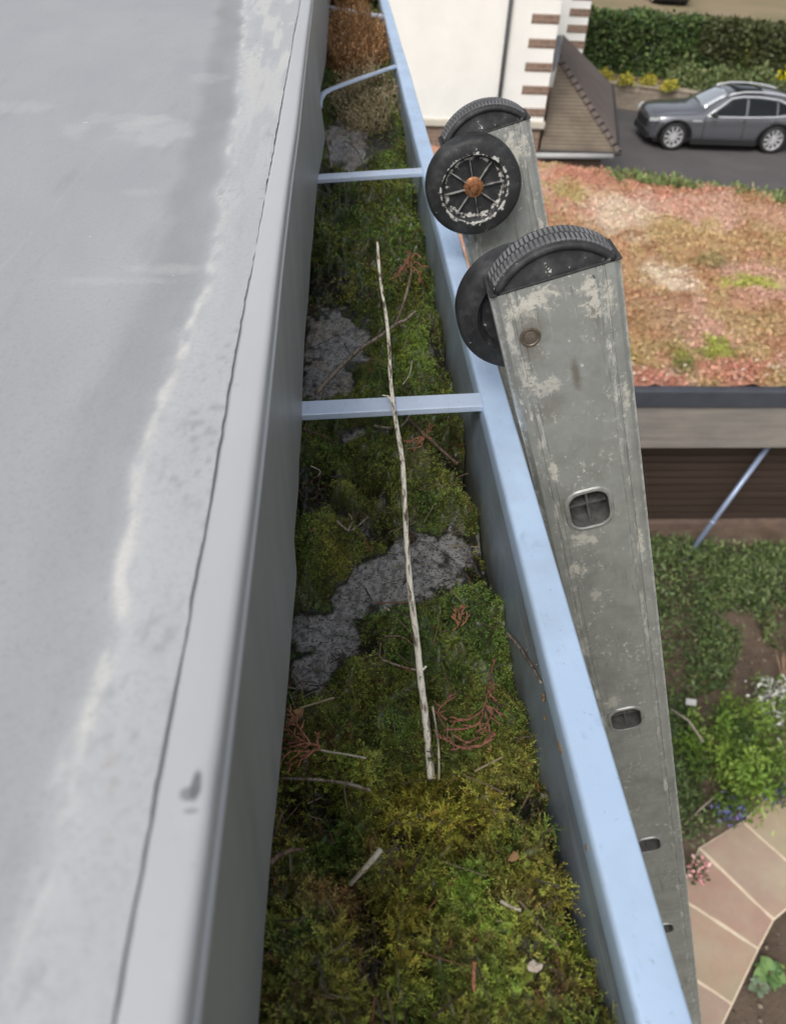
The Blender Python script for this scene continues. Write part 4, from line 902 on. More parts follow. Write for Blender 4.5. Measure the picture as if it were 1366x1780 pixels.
def sedum():
    u = np.linspace(0, 1, 190); xs = np.linspace(SX0 + .03, SX1 - .03, 190); U, X = np.meshgrid(u, xs, indexing='xy'); X = X.T; U = U.T
    X, U = np.meshgrid(xs, u, indexing='ij'); Y = SY + .073 + U * (far_y(X) - SY)
    H = lambda X, Y: SZ - .03 + (fbm(X * 1.1, Y * .9, 321, 3) - .3) * .16 + (cushions(X * 2.1, Y * 2.0, 325) - .5) * .09 + (fbm(X * 5, Y * 5, 323, 4) - .5) * .12
    edge = np.minimum(1, np.minimum((Y - SY - .07) / .25, 1)); Z = H(X, Y) - .06 * (1 - edge)
    b_ = NB('sedum_mat'); c = b_.attr(); n1 = b_.noise(24, 5, .7); n2 = b_.noise(7, 4, .6)
    c = b_.mix(b_.ramp(n1, [(.36, .7), (.55, 0.)]), c, (.30, .18, .11)); c = b_.mix(b_.ramp(n2, [(.6, 0.), (.75, .35)]), c, (.55, .36, .25)); b_.bump(n1, .8, .05)
    o = grid('sedum', np.stack([X, Y, Z], -1), b_.fin(c, .9, 0, .15), None, sedum_color(X, Y)); tag(o, 'red pink and lime sedum mat covering the shed roof', 'sedum', kind='stuff')
    rng = np.random.default_rng(31); n = 30000
    x = rng.uniform(2.2, SX1 - .05, n); t = rng.random(n) ** 1.25; y = SY + .08 + t * (far_y(x) - SY - .05); z = H(x, y) + rng.uniform(-.01, .03, n)
    C = sedum_color(x, y) * rng.uniform(.8, 1.2, (n, 1)) * (1 + rng.normal(size=(n, 3)) * .03)
    V = leaves(rng, np.stack([x, y, z], 1), .045, .05, .2)
    fl = rng.random(n) < .05 * (y < 7.35); C[fl] = (.6, .5, .4)
    o = quads('sedum_shoots', V, np.clip(C, .01, .75), M_leaf); tag(o, 'fleshy sedum shoots standing over the red roof mat', 'sedum', kind='stuff')
    # green weeds along the far edge of the roof
    n = 4200; x = rng.uniform(SX0, SX1, n) ** 1.0; x = 4.6 + (x - SX0) * (SX1 - 4.6) / (SX1 - SX0); y = far_y(x) + rng.normal(size=n) * .13 - .02; z = SZ - .06 + rng.random(n) * .13 * (.3 + vn(x * 3, y * 0, 330))
    C = pick(rng, [(.12, .17, .05), (.18, .23, .08), (.24, .28, .12), (.36, .31, .18)], n, .3, [.35, .35, .2, .1])
    o = quads('roof_weeds', leaves(rng, np.stack([x, y, z], 1), .10, .04, .9), C, M_leaf); tag(o, 'ragged green weeds along the far edge of the sedum roof', 'weeds', kind='stuff')
sedum()
# blue grey rainwater pipe slanting from the shed eave to the ground
pt, pb = Vector(at_y(1327, 786, SY + .12)), Vector(at_z(1188, 975, G + .05))
pp = empty('rain_pipe'); tag(pp, 'blue grey rainwater pipe slanting across the dark shed wall', 'pipe')
M_pipe = gutter_metal('pipe_metal', .1, (.30, .36, .50), (.25, .31, .43))
dv = (pt - pb).normalized()
MB().tube([pb, pt + dv * .3], .032, 16).build('pipe', M_pipe, pp, True)
MB().tube([pb + dv * .55, pb + dv * .60], .038, 16).build('collar', M_pipe, pp, True)
MB().tube([pb + dv * .02, pb - dv * .05 + Vector((-.03, -.02, 0)), pb - dv * .05 + Vector((-.12, -.05, -.04))], .034, 14).build('shoe', M_pipe, pp, True)

# ------------------------------------------------------------------ house with quoins and lean-to
house = empty('house'); tag(house, 'white rendered house with brown brick quoins and a hipped tiled lean-to', 'house')
def house_build():
    HY = 16.15; HX = 4.02; zb = -4.27
    m_white = simple('white_render', (.86, .845, .80), (.80, .785, .745), 1.6, .85, bump=.15, bsc=60, bd=.01)
    b_ = NB('brown_brick'); mp = b_.n('ShaderNodeMapping'); mp.inputs['Rotation'].default_value = (R_(90), 0, 0); b_.l(b_.co, mp.inputs[0]); br = b_.n('ShaderNodeTexBrick'); br.inputs['Scale'].default_value = 1; br.inputs['Brick Width'].default_value = .225; br.inputs['Row Height'].default_value = .075; br.inputs['Mortar Size'].default_value = .006
    br.inputs['Color1'].default_value = (.26, .175, .13, 1); br.inputs['Color2'].default_value = (.18, .115, .085, 1); br.inputs['Mortar'].default_value = (.34, .28, .23, 1); b_.l(mp.outputs[0], br.inputs[0])
    c = b_.mix(b_.ramp(b_.noise(5, 4), [(.4, 0.), (.7, .4)]), br.outputs[0], (.30, .21, .16)); m_brick = b_.fin(c, .9, 0, .2)
    MB().box((-4.5, HY, zb), (HX, 25, -1.2)).build('wall', m_white, house)
    MB().box((-4.48, HY + .02, G - .1), (HX - .02, 24.98, zb - .13)).build('brick_wall', m_brick, house)
    pl = MB().box((-4.54, HY - .05, zb - .13), (HX + .04, 25.04, zb - .003)).build('plinth_band', simple('cream_band', (.60, .55, .46), (.52, .47, .39), 3, .8), house); bevel(pl, .015, 2)
    q0 = None
    zt = [at_y(950, y, HY)[2] for y in (33, 75.5, 116, 156, 196)]; st_ = (zt[0] - zt[-1]) / 4
    M_q = m_brick
    for i in range(-3, 5):
        z = zt[0] - st_ * i
        o = MB().box((HX - .50, HY - .012, z - .075), (HX + .012, HY + .30, z + .075)).build('quoin', M_q, house) if q0 is None else q0.copy()
        if q0 is None: q0 = o; zq = z; bevel(o, .008, 2)
        else: COL.objects.link(o); o.parent = house; o.location = (0, 0, z - zq)
    px_ = at_y(888, 0, HY - .06)[0]
    MB().tube([(px_, HY - .06, -1.3), (px_, HY - .06, G)], .036, 14).build('drainpipe', simple('black_pipe', (.030, .030, .034), (.04, .04, .04), 4, .45), house, True)
    m_tile_front = NB('roof_tiles_front')
    def tile(name, c1, c2):
        b_ = NB(name); n1 = b_.noise(2.5, 5, .6); n2 = b_.noise(25, 4, .6)
        c = b_.mix(b_.ramp(n1, [(.35, 0.), (.7, 1.)]), c1, c2); c = b_.mix(b_.ramp(n2, [(.58, 0.), (.72, .5)]), c, (.24, .20, .145)); return b_.fin(c, .9, 0, .2)
    m_tile = tile('clay_tiles', (.15, .122, .108), (.115, .095, .085)); m_tile2 = tile('lichened_tiles', (.20, .165, .125), (.13, .105, .08))
    # gable roof over the main block
    rf = MB(); rf.prism([(-5, HY - .3, -1.2), (HX + .3, HY - .3, -1.2), (-.3, HY - .3, 1.9)], (0, 9.4, 0)); rf.build('roof', m_tile, house)
    # wing further back, flush white wall with its own quoins
    WY = 22.2; wx = at_y(1014, 80, WY)[0]
    MB().box((HX - .5, WY, G), (wx, 25, -1.0)).build('wing_wall', m_white, house)
    MB().prism([(HX - .6, WY - .25, -1.0), (wx + .3, WY - .25, -1.0), (HX + .6, WY - .25, .6)], (0, 4.8, 0)).build('wing_roof', m_tile, house)
    z0 = at_y(1010, 22, WY)[2]; z1 = at_y(1003, 50, WY)[2]
    for i in range(-3, 5):
        z = z0 + (z1 - z0) * i
        MB().box((wx - .50, WY - .012, z - .085), (wx + .012, WY + .3, z + .085)).build('quoin', M_q, house)
    # lean-to: hipped, courses of lapped tiles as real steps
    ey, ez = 15.98, -4.72
    ez = at_y(1074, 268, ey)[2]
    A = Vector((HX - .02, ey, ez)); Bc = Vector((at_y(1074, 268, ey)[0], ey, ez)); Cc = Vector(at_z(1063, 148, ez))
    T0 = Vector(at_y(970, 104, 17.7)); T1 = Vector(at_z(977, 60, T0.z))
    def slope(name, e0, e1, t0, t1, rows, mt):
        v = []; f = []; N_ = (e1 - e0).cross(t0 - e0).normalized()
        if N_.z < 0: N_.negate()
        for i in range(rows):
            a, b2 = i / rows, (i + 1) / rows + .35 / rows; b2 = min(b2, 1)
            p = [e0.lerp(t0, a) + N_ * .020, e1.lerp(t1, a) + N_ * .020, e1.lerp(t1, b2) + N_ * .004, e0.lerp(t0, b2) + N_ * .004, e0.lerp(t0, a), e1.lerp(t1, a)]
            k = len(v); v += p; f += [(k, k + 1, k + 2, k + 3), (k, k + 4, k + 5, k + 1), (k, k + 3, k + 4), (k + 1, k + 5, k + 2)]
        return MB().add(v, f).build(name, mt, house)
    slope('lean_to_roof', A, Bc, T0 + Vector((-.004, 0, 0)), T0, 24, m_tile2)
    slope('lean_to_roof', Bc, Cc, T0, T1, 24, m_tile)
    hp = []
    for i in range(15):
        p = Bc.lerp(T0, i / 14); q = Bc.lerp(T0, (i + .85) / 14); hp += [(p, q)]
    hip = MB()
    for p, q in hp: hip.tube([p + Vector((0, 0, .035)), q + Vector((0, 0, .02))], [.075, .055], 8)
    hip.build('hip_tiles', m_tile, house)
    MB().tube([Vector((HX - .3, ey - .06, ez - .05)), Vector((Bc.x - .12, ey - .06, ez - .03))], .055, 10).build('lean_to_gutter', simple('pale_gutter', (.42, .42, .41), (.36, .36, .35), 3, .5), house, True)
    e = MB(); e.tube([Vector((HX - .02, ey, ez + .012)), Bc + Vector((.02, -.02, .012))], .04, 8); e.tube([Bc + Vector((.02, -.02, .012)), Cc + Vector((.02, 0, .012))], .04, 8)
    e.build('eave_edge', simple('dark_eave', (.03, .027, .025), (.05, .04, .04), 4, .7), house)
    MB().prism([(HX + .02, ey + .22, G), (Bc.x - .25, ey + .22, G), (Cc.x - .25, Cc.y - .1, G), (HX + .02, Cc.y - .1, G)], (0, 0, -ez * 0 + (ez - .06 - G))).build('lean_to_wall', m_brick, house)
    lf_ = Vector(at_y(962, 126, 17.5)); MB().prism([lf_, at_y(971, 106, 17.55), at_y(976, 62, 17.55), at_y(966, 66, 17.5)], (0, .12, 0)).build('lead_flashing', simple('lead', (.30, .31, .33), (.24, .25, .27), 5, .6), house)
house_build()

# ------------------------------------------------------------------ retaining wall, hedge, flowers
WA, WB = Vector((8.62, 27.2, G)), Vector((18.5, 23.4, G)); WD = (WB - WA).normalized(); WNn = Vector((-WD.y, WD.x, 0))
WA = WA - WD * 1.5
def wallpt(s, off, z): return WA + WD * s + WNn * off + Vector((0, 0, z))
def stone_wall():
    m = simple('buff_stone', (.36, .30, .23), (.24, .20, .155), 5, .9, bump=.4, bsc=25, bd=.03); root = empty('stone_wall'); tag(root, 'low buff stone retaining wall edging the driveway behind the cars nose', 'wall')
    rnd = random.Random(8); mb = MB(); L = (WB - WA).length
    z = 0
    for row in range(4):
        h = .17; s = -rnd.uniform(0, .3)
        while s < L:
            ln = rnd.uniform(.35, .7); d = rnd.uniform(-.02, .02)
            p = [wallpt(s + .008, .0 + d, z + .006), wallpt(s + ln - .008, d, z + .006), wallpt(s + ln - .008, .3, z + .006), wallpt(s + .008, .3, z + .006)]
            mb.prism(p, (0, 0, h - .012)); s += ln
        z += h
    mb.build('stone_courses', m, root)
    MB().prism([wallpt(0, .03, 0), wallpt(L, .03, 0), wallpt(L, .5, 0), wallpt(0, .5, 0)], (0, 0, .66)).build('mortar_core', simple('wall_mortar', (.27, .22, .17), (.2, .16, .12), 6, .9), root)
    c = MB().prism([wallpt(-.02, -.03, .68), wallpt(L, -.03, .68), wallpt(L, .36, .68), wallpt(-.02, .36, .68)], (0, 0, .06)).build('coping', simple('coping_stone', (.40, .34, .26), (.29, .245, .19), 4, .9), root); bevel(c, .01, 2)
    v = [wallpt(0, .36, .66), wallpt(L, .36, .66), wallpt(L, 9, .7), wallpt(0, 9, .7)]
    tag(mesh('bank', v, [(0, 1, 2, 3)], M_soil), kind='structure')
stone_wall()
def leaf_bank(name, label, cat, fpos, n, size, pal, wt, seed, core=None, kind=None, up=.2, group=None, parent=None, lw=.6):
    rng = np.random.default_rng(seed); P, sh = fpos(rng, n); C = pick(rng, pal, len(P), .28, wt)
    o = quads(name, leaves(rng, P, size, size * lw, up), C, M_leaf, parent)
    if label: tag(o, label, cat, group, kind)
    return o
def hedge():
    root = empty('hedge'); tag(root, 'tall clipped dark green hedge behind the low stone wall', 'hedge')
    h0, h1 = Vector((7.4, 29.1, G + .5)), Vector((24, 24.3, G + .5)); D = (h1 - h0); L = D.length; D.normalize(); N = Vector((-D.y, D.x, 0)); top = 1.76; th = 1.0
    nx, nz = 120, 30
    # rounded dark inner body so that gaps show deep green, not the road
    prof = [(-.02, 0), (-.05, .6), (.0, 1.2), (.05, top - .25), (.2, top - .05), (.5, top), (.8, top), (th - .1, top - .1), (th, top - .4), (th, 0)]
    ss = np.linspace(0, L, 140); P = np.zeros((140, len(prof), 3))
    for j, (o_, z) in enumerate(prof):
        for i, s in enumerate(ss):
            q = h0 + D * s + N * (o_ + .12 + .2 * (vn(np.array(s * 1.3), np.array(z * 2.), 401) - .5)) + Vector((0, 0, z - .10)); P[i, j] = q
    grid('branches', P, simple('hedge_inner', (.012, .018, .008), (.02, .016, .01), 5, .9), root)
    rng = np.random.default_rng(41); n = 42000; s = rng.random(n) * L; k = rng.random(n)
    lump = fbm(s * 1.1, k * 2.6, 403, 3) - .5
    front = k < .72
    o_ = np.where(front, -.02 + .42 * lump + rng.normal(size=n) * .05, rng.random(n) * th); zz = np.where(front, (k / .72) * top, top + .3 * (fbm(s * 1.2, o_ * 2, 405, 3) - .5) + rng.normal(size=n) * .03)
    base = np.array(h0)[None] + np.array(D)[None] * s[:, None] + np.array(N)[None] * (o_ + .05)[:, None]; base[:, 2] += zz
    pal = np.array([(.040, .068, .022), (.062, .105, .030), (.095, .14, .038), (.07, .08, .034), (.13, .175, .055)])
    big = fbm(s * .5, zz * .9, 407, 3); C = pick(rng, pal, n, .3, [.3, .32, .18, .14, .06]) * (.7 + .9 * big[:, None])
    br = sstep(.5, .62, fbm(s * .35 + 5, zz * .7, 409, 3)) * (s / L > .25); C = C * (1 - .6 * br[:, None]) + np.array([.075, .068, .030]) * .6 * br[:, None]
    quads('foliage', leaves(rng, base, .16, .085, .25), C, M_leaf, root)
hedge()
def mound(name, label, cat, cen, rx, ry, rz, n, size, pal, wt, seed, group=None, stems=3, up=.5, stem_m=None):
    root = empty(name, cen); tag(root, label, cat, group); rng = np.random.default_rng(seed)
    d = unit(rng.normal(size=(n, 3))); d[:, 2] = np.abs(d[:, 2]); rr = rng.random(n) ** .45
    lum = .72 + .55 * fbm(d[:, 0] * 2.4 + seed, d[:, 1] * 2.4 + d[:, 2] * 1.7, seed, 3)
    P = d * np.array([rx, ry, rz]) * (rr * lum)[:, None]; P[:, 2] += .02
    C = pick(rng, pal, n, .28, wt)
    quads('foliage', leaves(rng, P, size, size * .5, up), C, M_leaf, root)
    mb = MB()
    for i in range(stems):
        a = rng.uniform(0, 6.28); e = Vector((math.cos(a) * rx * .6, math.sin(a) * ry * .6, rz * .7)); mb.tube([(0, 0, -.03), e * .5 + Vector((0, 0, rz * .15)), e], [.02 * rz + .004, .012 * rz + .003, .003], 6)
    mb.build('stem', stem_m or M_stem, root); return root
for i, (x, y, l) in enumerate(((1050, 131, 'dull yellow flower cushion on the wall, the one nearest the lean-to'), (1086, 139, 'yellow flower cushion on the wall, second from the lean-to'), (1125, 140, 'brightest yellow flower cushion on the wall beside a dark gap'), (1162, 149, 'yellow flower cushion on the wall, the one nearest the car'))):
    Yw = 27.2; p = at_z(x, y + 8, G + .72)
    mound('yellow_cushion', l, 'flowers', p, .30, .3, .32, 420, .09, [(.50, .42, .05), (.36, .34, .05), (.62, .54, .10), (.12, .15, .03)], [.4, .3, .15, .15], 50 + i, 'yellow cushions on the stone wall')
p = at_z(1362, 155, G + .72); mound('yellow_bush', 'brilliant yellow flowering bush behind the roof of the grey car', 'bush', p, .55, .5, .62, 900, .11, [(.82, .75, .02), (.70, .66, .02), (.35, .38, .04)], [.6, .3, .1], 60)
p = at_z(1282, 146, G + .72); mound('yellow_spire', 'slender pale yellow flower spike in front of the hedge', 'flowers', p, .16, .16, 1.25, 420, .10, [(.20, .24, .04), (.38, .36, .06), (.10, .15, .03)], [.4, .3, .3], 61)
def fringe(rng, n):
    s = rng.uniform(3.3, 10.5, n); o_ = rng.uniform(.2, 1.3, n) ; z = .66 + rng.random(n) * .55 * (.4 + vn(s * 2.1, o_, 71)) + .12 * o_
    P = np.stack([np.array(wallpt(a, b2, c)) for a, b2, c in zip(s, o_, z)]); return P, None
leaf_bank('wall_plants', 'soft grey green plants spilling over the stone wall behind the car', 'plants', fringe, 5000, .14, [(.10, .14, .045), (.15, .18, .075), (.07, .10, .03), (.22, .22, .09)], [.4, .3, .2, .1], 72, kind='stuff', up=.8)
# land beyond the hedge
sheet('field', [(-60, 33), (80, 31.5), (80, 50), (-60, 52)], G + .012, simple('bare_field', (.27, .205, .13), (.20, .17, .09), .35, .95, bump=.3, bsc=6, bd=.05))
def farh(rng, n):
    x = rng.uniform(-30, 70, n); y = 56 + rng.normal(size=n) * 1.2; z = G + rng.random(n) * 5 * (.6 + .5 * vn(x * .3, y * 0, 73)); return np.stack([x, y, z], 1), None
leaf_bank('far_hedgerow', 'dark far hedgerow across the brown field at the very top', 'hedgerow', farh, 26000, .75, [(.028, .042, .016), (.045, .06, .022), (.07, .085, .03)], [.5, .35, .15], 74, kind='stuff')
def verge(rng, n):
    x = rng.uniform(15, 40, n); y = 34.2 + rng.normal(size=n) * .8; z = G + rng.random(n) * .6; return np.stack([x, y, z], 1), None
leaf_bank('field_grass', 'yellow green grass verge behind the right part of the hedge', 'grass', verge, 4000, .3, [(.20, .22, .04), (.14, .17, .04), (.30, .28, .08)], [.4, .4, .2], 75, kind='stuff', up=.9)

# ------------------------------------------------------------------ garden plants near the ladder foot
def cover(name, label, px_poly, n, h, size, pal, wt, seed, up=.6):
    def fp(rng, n):
        P = []; xs = [q[0] for q in px_poly]; ys = [q[1] for q in px_poly]
        c = np.array([at_z(x, y, G)[:2] for x, y in px_poly]); lo = c.min(0); hi = c.max(0); out = []
        while len(out) < n:
            q = rng.uniform(lo, hi); ins = False; j = len(c) - 1
            for i in range(len(c)):
                if (c[i, 1] > q[1]) != (c[j, 1] > q[1]) and q[0] < (c[j, 0] - c[i, 0]) * (q[1] - c[i, 1]) / (c[j, 1] - c[i, 1]) + c[i, 0]: ins = not ins
                j = i
            if ins and rng.random() < .16 + 3.2 * max(0, float(fbm(np.array(q[0] * 2.6), np.array(q[1] * 2.6), seed, 3)) - .38): out.append(q)
        out = np.array(out); z = G + .03 + rng.random(n) * h * (.3 + fbm(out[:, 0] * 4, out[:, 1] * 4, seed + 1, 3)); return np.column_stack([out, z]), None
    return leaf_bank(name, label, 'ground cover', fp, n, size, pal, wt, seed, kind='stuff', up=up, lw=.32)
GREEN = [(.065, .105, .036), (.115, .17, .055), (.18, .23, .085), (.09, .10, .05)]
cover('ground_cover', 'dark green leafy ground cover along the foot of the shed', [(1040, 945), (1420, 968), (1500, 1010), (1420, 1060), (1300, 1075), (1180, 1070), (1040, 1050)], 15000, .24, .078, GREEN + [(.20, .23, .10)], [.3, .3, .22, .1, .08], 81)
cover('ground_cover', 'sparse dull green plants in brown earth above the bright shrub', [(1040, 1050), (1230, 1070), (1280, 1120), (1260, 1200), (1180, 1230), (1040, 1230)], 7000, .24, .070, GREEN + [(.09, .075, .035)], [.3, .3, .15, .15, .1], 83)
cover('ground_cover', 'dark low planting between the bright shrub and the ladder', [(1100, 1230), (1200, 1230), (1215, 1400), (1280, 1420), (1215, 1470), (1100, 1480)], 6500, .2, .062, GREEN, [.4, .3, .15, .15], 85)
cover('ground_cover', 'scattered dull leaves on earth right of the bright shrub', [(1310, 1080), (1420, 1060), (1500, 1130), (1420, 1160), (1330, 1130)], 900, .15, .08, GREEN + [(.14, .13, .06)], [.25, .25, .2, .1, .2], 86)
SC = at_z(1275, 1330, G + .15)
LIME = [(.13, .22, .030), (.19, .28, .045), (.09, .155, .026), (.27, .34, .09), (.045, .08, .02)]
def shrub():
    root = empty('bright_shrub', SC); tag(root, 'bright lime green bushy shrub beside the sandstone path', 'shrub'); rng = np.random.default_rng(91)
    VV = []; CC = []; mb = MB()
    for i in range(120):                                    # shoots, each with whorls of narrow leaves
        d = unit(rng.normal(size=3)); d[2] = abs(d[2]) * .8 + .15; d = unit(d); tip = d * np.array([.56, .66, .62]) * rng.uniform(.5, 1.08); mid = tip * .5 + np.array([0, 0, .06])
        if i < 40: mb.tube([(0, 0, -.15), Vector(mid), Vector(tip * .92)], [.010, .006, .003], 5)
        nl = 46; t = rng.random(nl) ** .5; P = tip * (.55 + .47 * t)[:, None] + rng.normal(size=(nl, 3)) * .04
        c0 = np.array(LIME[rng.choice(5, p=[.34, .26, .2, .08, .12])]) * rng.uniform(.7, 1.25)
        VV.append(leaves(rng, P, .062, .020, .25)); CC.append(c0 * rng.uniform(.7, 1.3, (nl, 1)))
    quads('foliage', np.concatenate(VV), np.concatenate(CC), M_leaf, root); mb.build('stem', M_stem, root)
shrub()
p = at_z(1352, 1240, G + .3); mound('white_flowers', 'mass of small white flowers on the right of the lime shrub', 'flowers', p, .26, .36, .36, 700, .06, [(.72, .71, .68), (.50, .50, .46), (.12, .18, .04)], [.35, .15, .5], 92)
p = at_z(1318, 1195, G + .35); mound('white_flower_sprig', 'loose sprig of small white flowers at the top of the lime shrub', 'flowers', p, .16, .12, .16, 130, .045, [(.62, .64, .55), (.12, .17, .04)], [.35, .65], 93)
for i, (x, y, s, l) in enumerate(((1262, 1415, .17, 'violet blue flower cluster at the foot of the lime shrub, by the path'), (1338, 1390, .10, 'small violet blue flower cluster right of the bigger one, at the path edge'))):
    mound('blue_flowers', l, 'flowers', at_z(x, y, G + .12), s, s, .22, int(1600 * s), .045, [(.16, .15, .50), (.22, .18, .42), (.05, .09, .03), (.09, .12, .04)], [.3, .15, .35, .2], 94 + i, 'violet flowers by the path')
mound('pink_flowers', 'small pink flower cluster beside the ladder at the path corner', 'flowers', at_z(1205, 1520, G + .1), .13, .12, .16, 170, .045, [(.72, .30, .32), (.80, .48, .46), (.06, .10, .03)], [.3, .25, .45], 97)
def rosette(name, px, py, n, L, label, pal, seed):
    root = empty(name, at_z(px, py, G + .04)); tag(root, label, 'plant'); rng = np.random.default_rng(seed); V = []; F = []; C = []
    for i in range(n):
        a = i * 2.4 + rng.uniform(-.3, .3); el = rng.uniform(.25, .9); l = L * rng.uniform(.7, 1.15); w_ = l * .30; c = np.array(pal[rng.integers(len(pal))]) * rng.uniform(.8, 1.2)
        D = Vector((math.cos(a), math.sin(a), 0)); S2 = Vector((-math.sin(a), math.cos(a), 0)); k0 = len(V)
        for t in np.linspace(0, 1, 6):
            hh = Vector((0, 0, math.sin(el) * t - .55 * t * t)) * l; cpt = D * (t * l * math.cos(el)) + hh; ww = w_ * math.sin(math.pi * (.08 + .9 * t)) ** .8
            V += [cpt - S2 * ww + Vector((0, 0, ww * .35)), cpt, cpt + S2 * ww + Vector((0, 0, ww * .35))]; C += [c, c * 1.3, c]
        for j in range(5): F += [(k0 + j * 3, k0 + j * 3 + 1, k0 + j * 3 + 4, k0 + j * 3 + 3), (k0 + j * 3 + 1, k0 + j * 3 + 2, k0 + j * 3 + 5, k0 + j * 3 + 4)]
    o = mesh('foliage', V, F, M_leaf, root, True); tint_attr(o.data, np.array(C)); MB().tube([(0, 0, -.06), (0, 0, .03)], [.018, .01], 8).build('stem', M_stem, root)
rosette('broad_leaf_plant', 1335, 1692, 14, .17, 'broad leaved green plant in the bare earth right of the path', [(.09, .17, .05), (.13, .21, .07), (.06, .12, .04)], 101)
rosette('broad_leaf_plant', 1316, 1715, 9, .11, 'smaller greyish plant left of the broad leaved one by the path', [(.15, .19, .12), (.11, .15, .09)], 102)
rosette('broad_leaf_plant', 1362, 1690, 8, .10, 'small yellowish plant at the frame edge right of the broad leaved one', [(.26, .27, .05), (.18, .22, .05)], 103)
def dead_stems():
    rng = np.random.default_rng(105); c = Vector(at_z(1355, 1195, G)); mb = MB()
    for i in range(16): a = rng.uniform(-.6, .6); e = c + Vector((math.sin(a) * .3, rng.uniform(-.05, .25), rng.uniform(.25, .5))); mb.tube([c + Vector((rng.normal() * .04, rng.normal() * .04, 0)), c.lerp(e, .5) + Vector((0, 0, .05)), e], [.006, .004, .002], 5)
    o = mb.build('dry_stems', simple('straw_stem', (.42, .27, .17), (.3, .19, .12), 20, .8)); tag(o, 'bunch of dry straw coloured stems in earth above the white flowers', 'dead plant')
dead_stems()
def bent_cane(a, c, label, r_):
    o = MB().tube([Vector(a), (Vector(a) + Vector(c)) / 2 + Vector((0, 0, .07)), Vector(c)], r_, 7).build('garden_cane', simple('grey_cane', (.36, .30, .25), (.25, .2, .16), 20, .8), None, True); tag(o, label, 'cane')
bent_cane(at_z(1165, 1232, G + .45), at_z(1222, 1290, G + .45), 'bent grey cane with a pale tip left of the lime shrub', .010)
bent_cane(at_z(1190, 1435, G + .1), at_z(1238, 1388, G + .35), 'thin pale cane slanting in dark planting below the lime shrub', .006)
o = MB().prism([at_z(1192, 1214, G + .5), at_z(1210, 1216, G + .5), at_z(1209, 1226, G + .5), at_z(1191, 1224, G + .5)], (.005, 0, -.012)).build('plant_label', simple('white_plastic', (.5, .5, .47), (.4, .4, .38), 10, .6)); tag(o, 'white plastic plant label above the bent cane', 'label')
def pebbles():
    rng = np.random.default_rng(107); mb = MB()
    for i in range(420):
        x, y = rng.uniform(2.6, 6.3), rng.uniform(1.2, 6.2)
        if path_mask(np.array(x), np.array(y))[0] > 0: continue
        s = rng.uniform(.008, .03); z = G + .03 + float(fbm(np.array(x * 2.2), np.array(y * 2.2), 201, 4) - .35) * .10
        M = Matrix.Translation((x, y, z)) @ Matrix.Rotation(rng.uniform(0, 6), 4, 'Z') @ Matrix.Diagonal((s, s * .7, s * .5, 1)); bm = bmesh.new(); bmesh.ops.create_icosphere(bm, subdivisions=1, radius=1, matrix=M); mb.add([v.co for v in bm.verts], [[v.index for v in f.verts] for f in bm.faces]); bm.free()
    o = mb.build('pebbles', simple('pebble', (.30, .24, .18), (.18, .14, .10), 9, .9), None, True); tag(o, 'small stones and clods strewn over the bare earth', 'stones', kind='stuff')
pebbles()

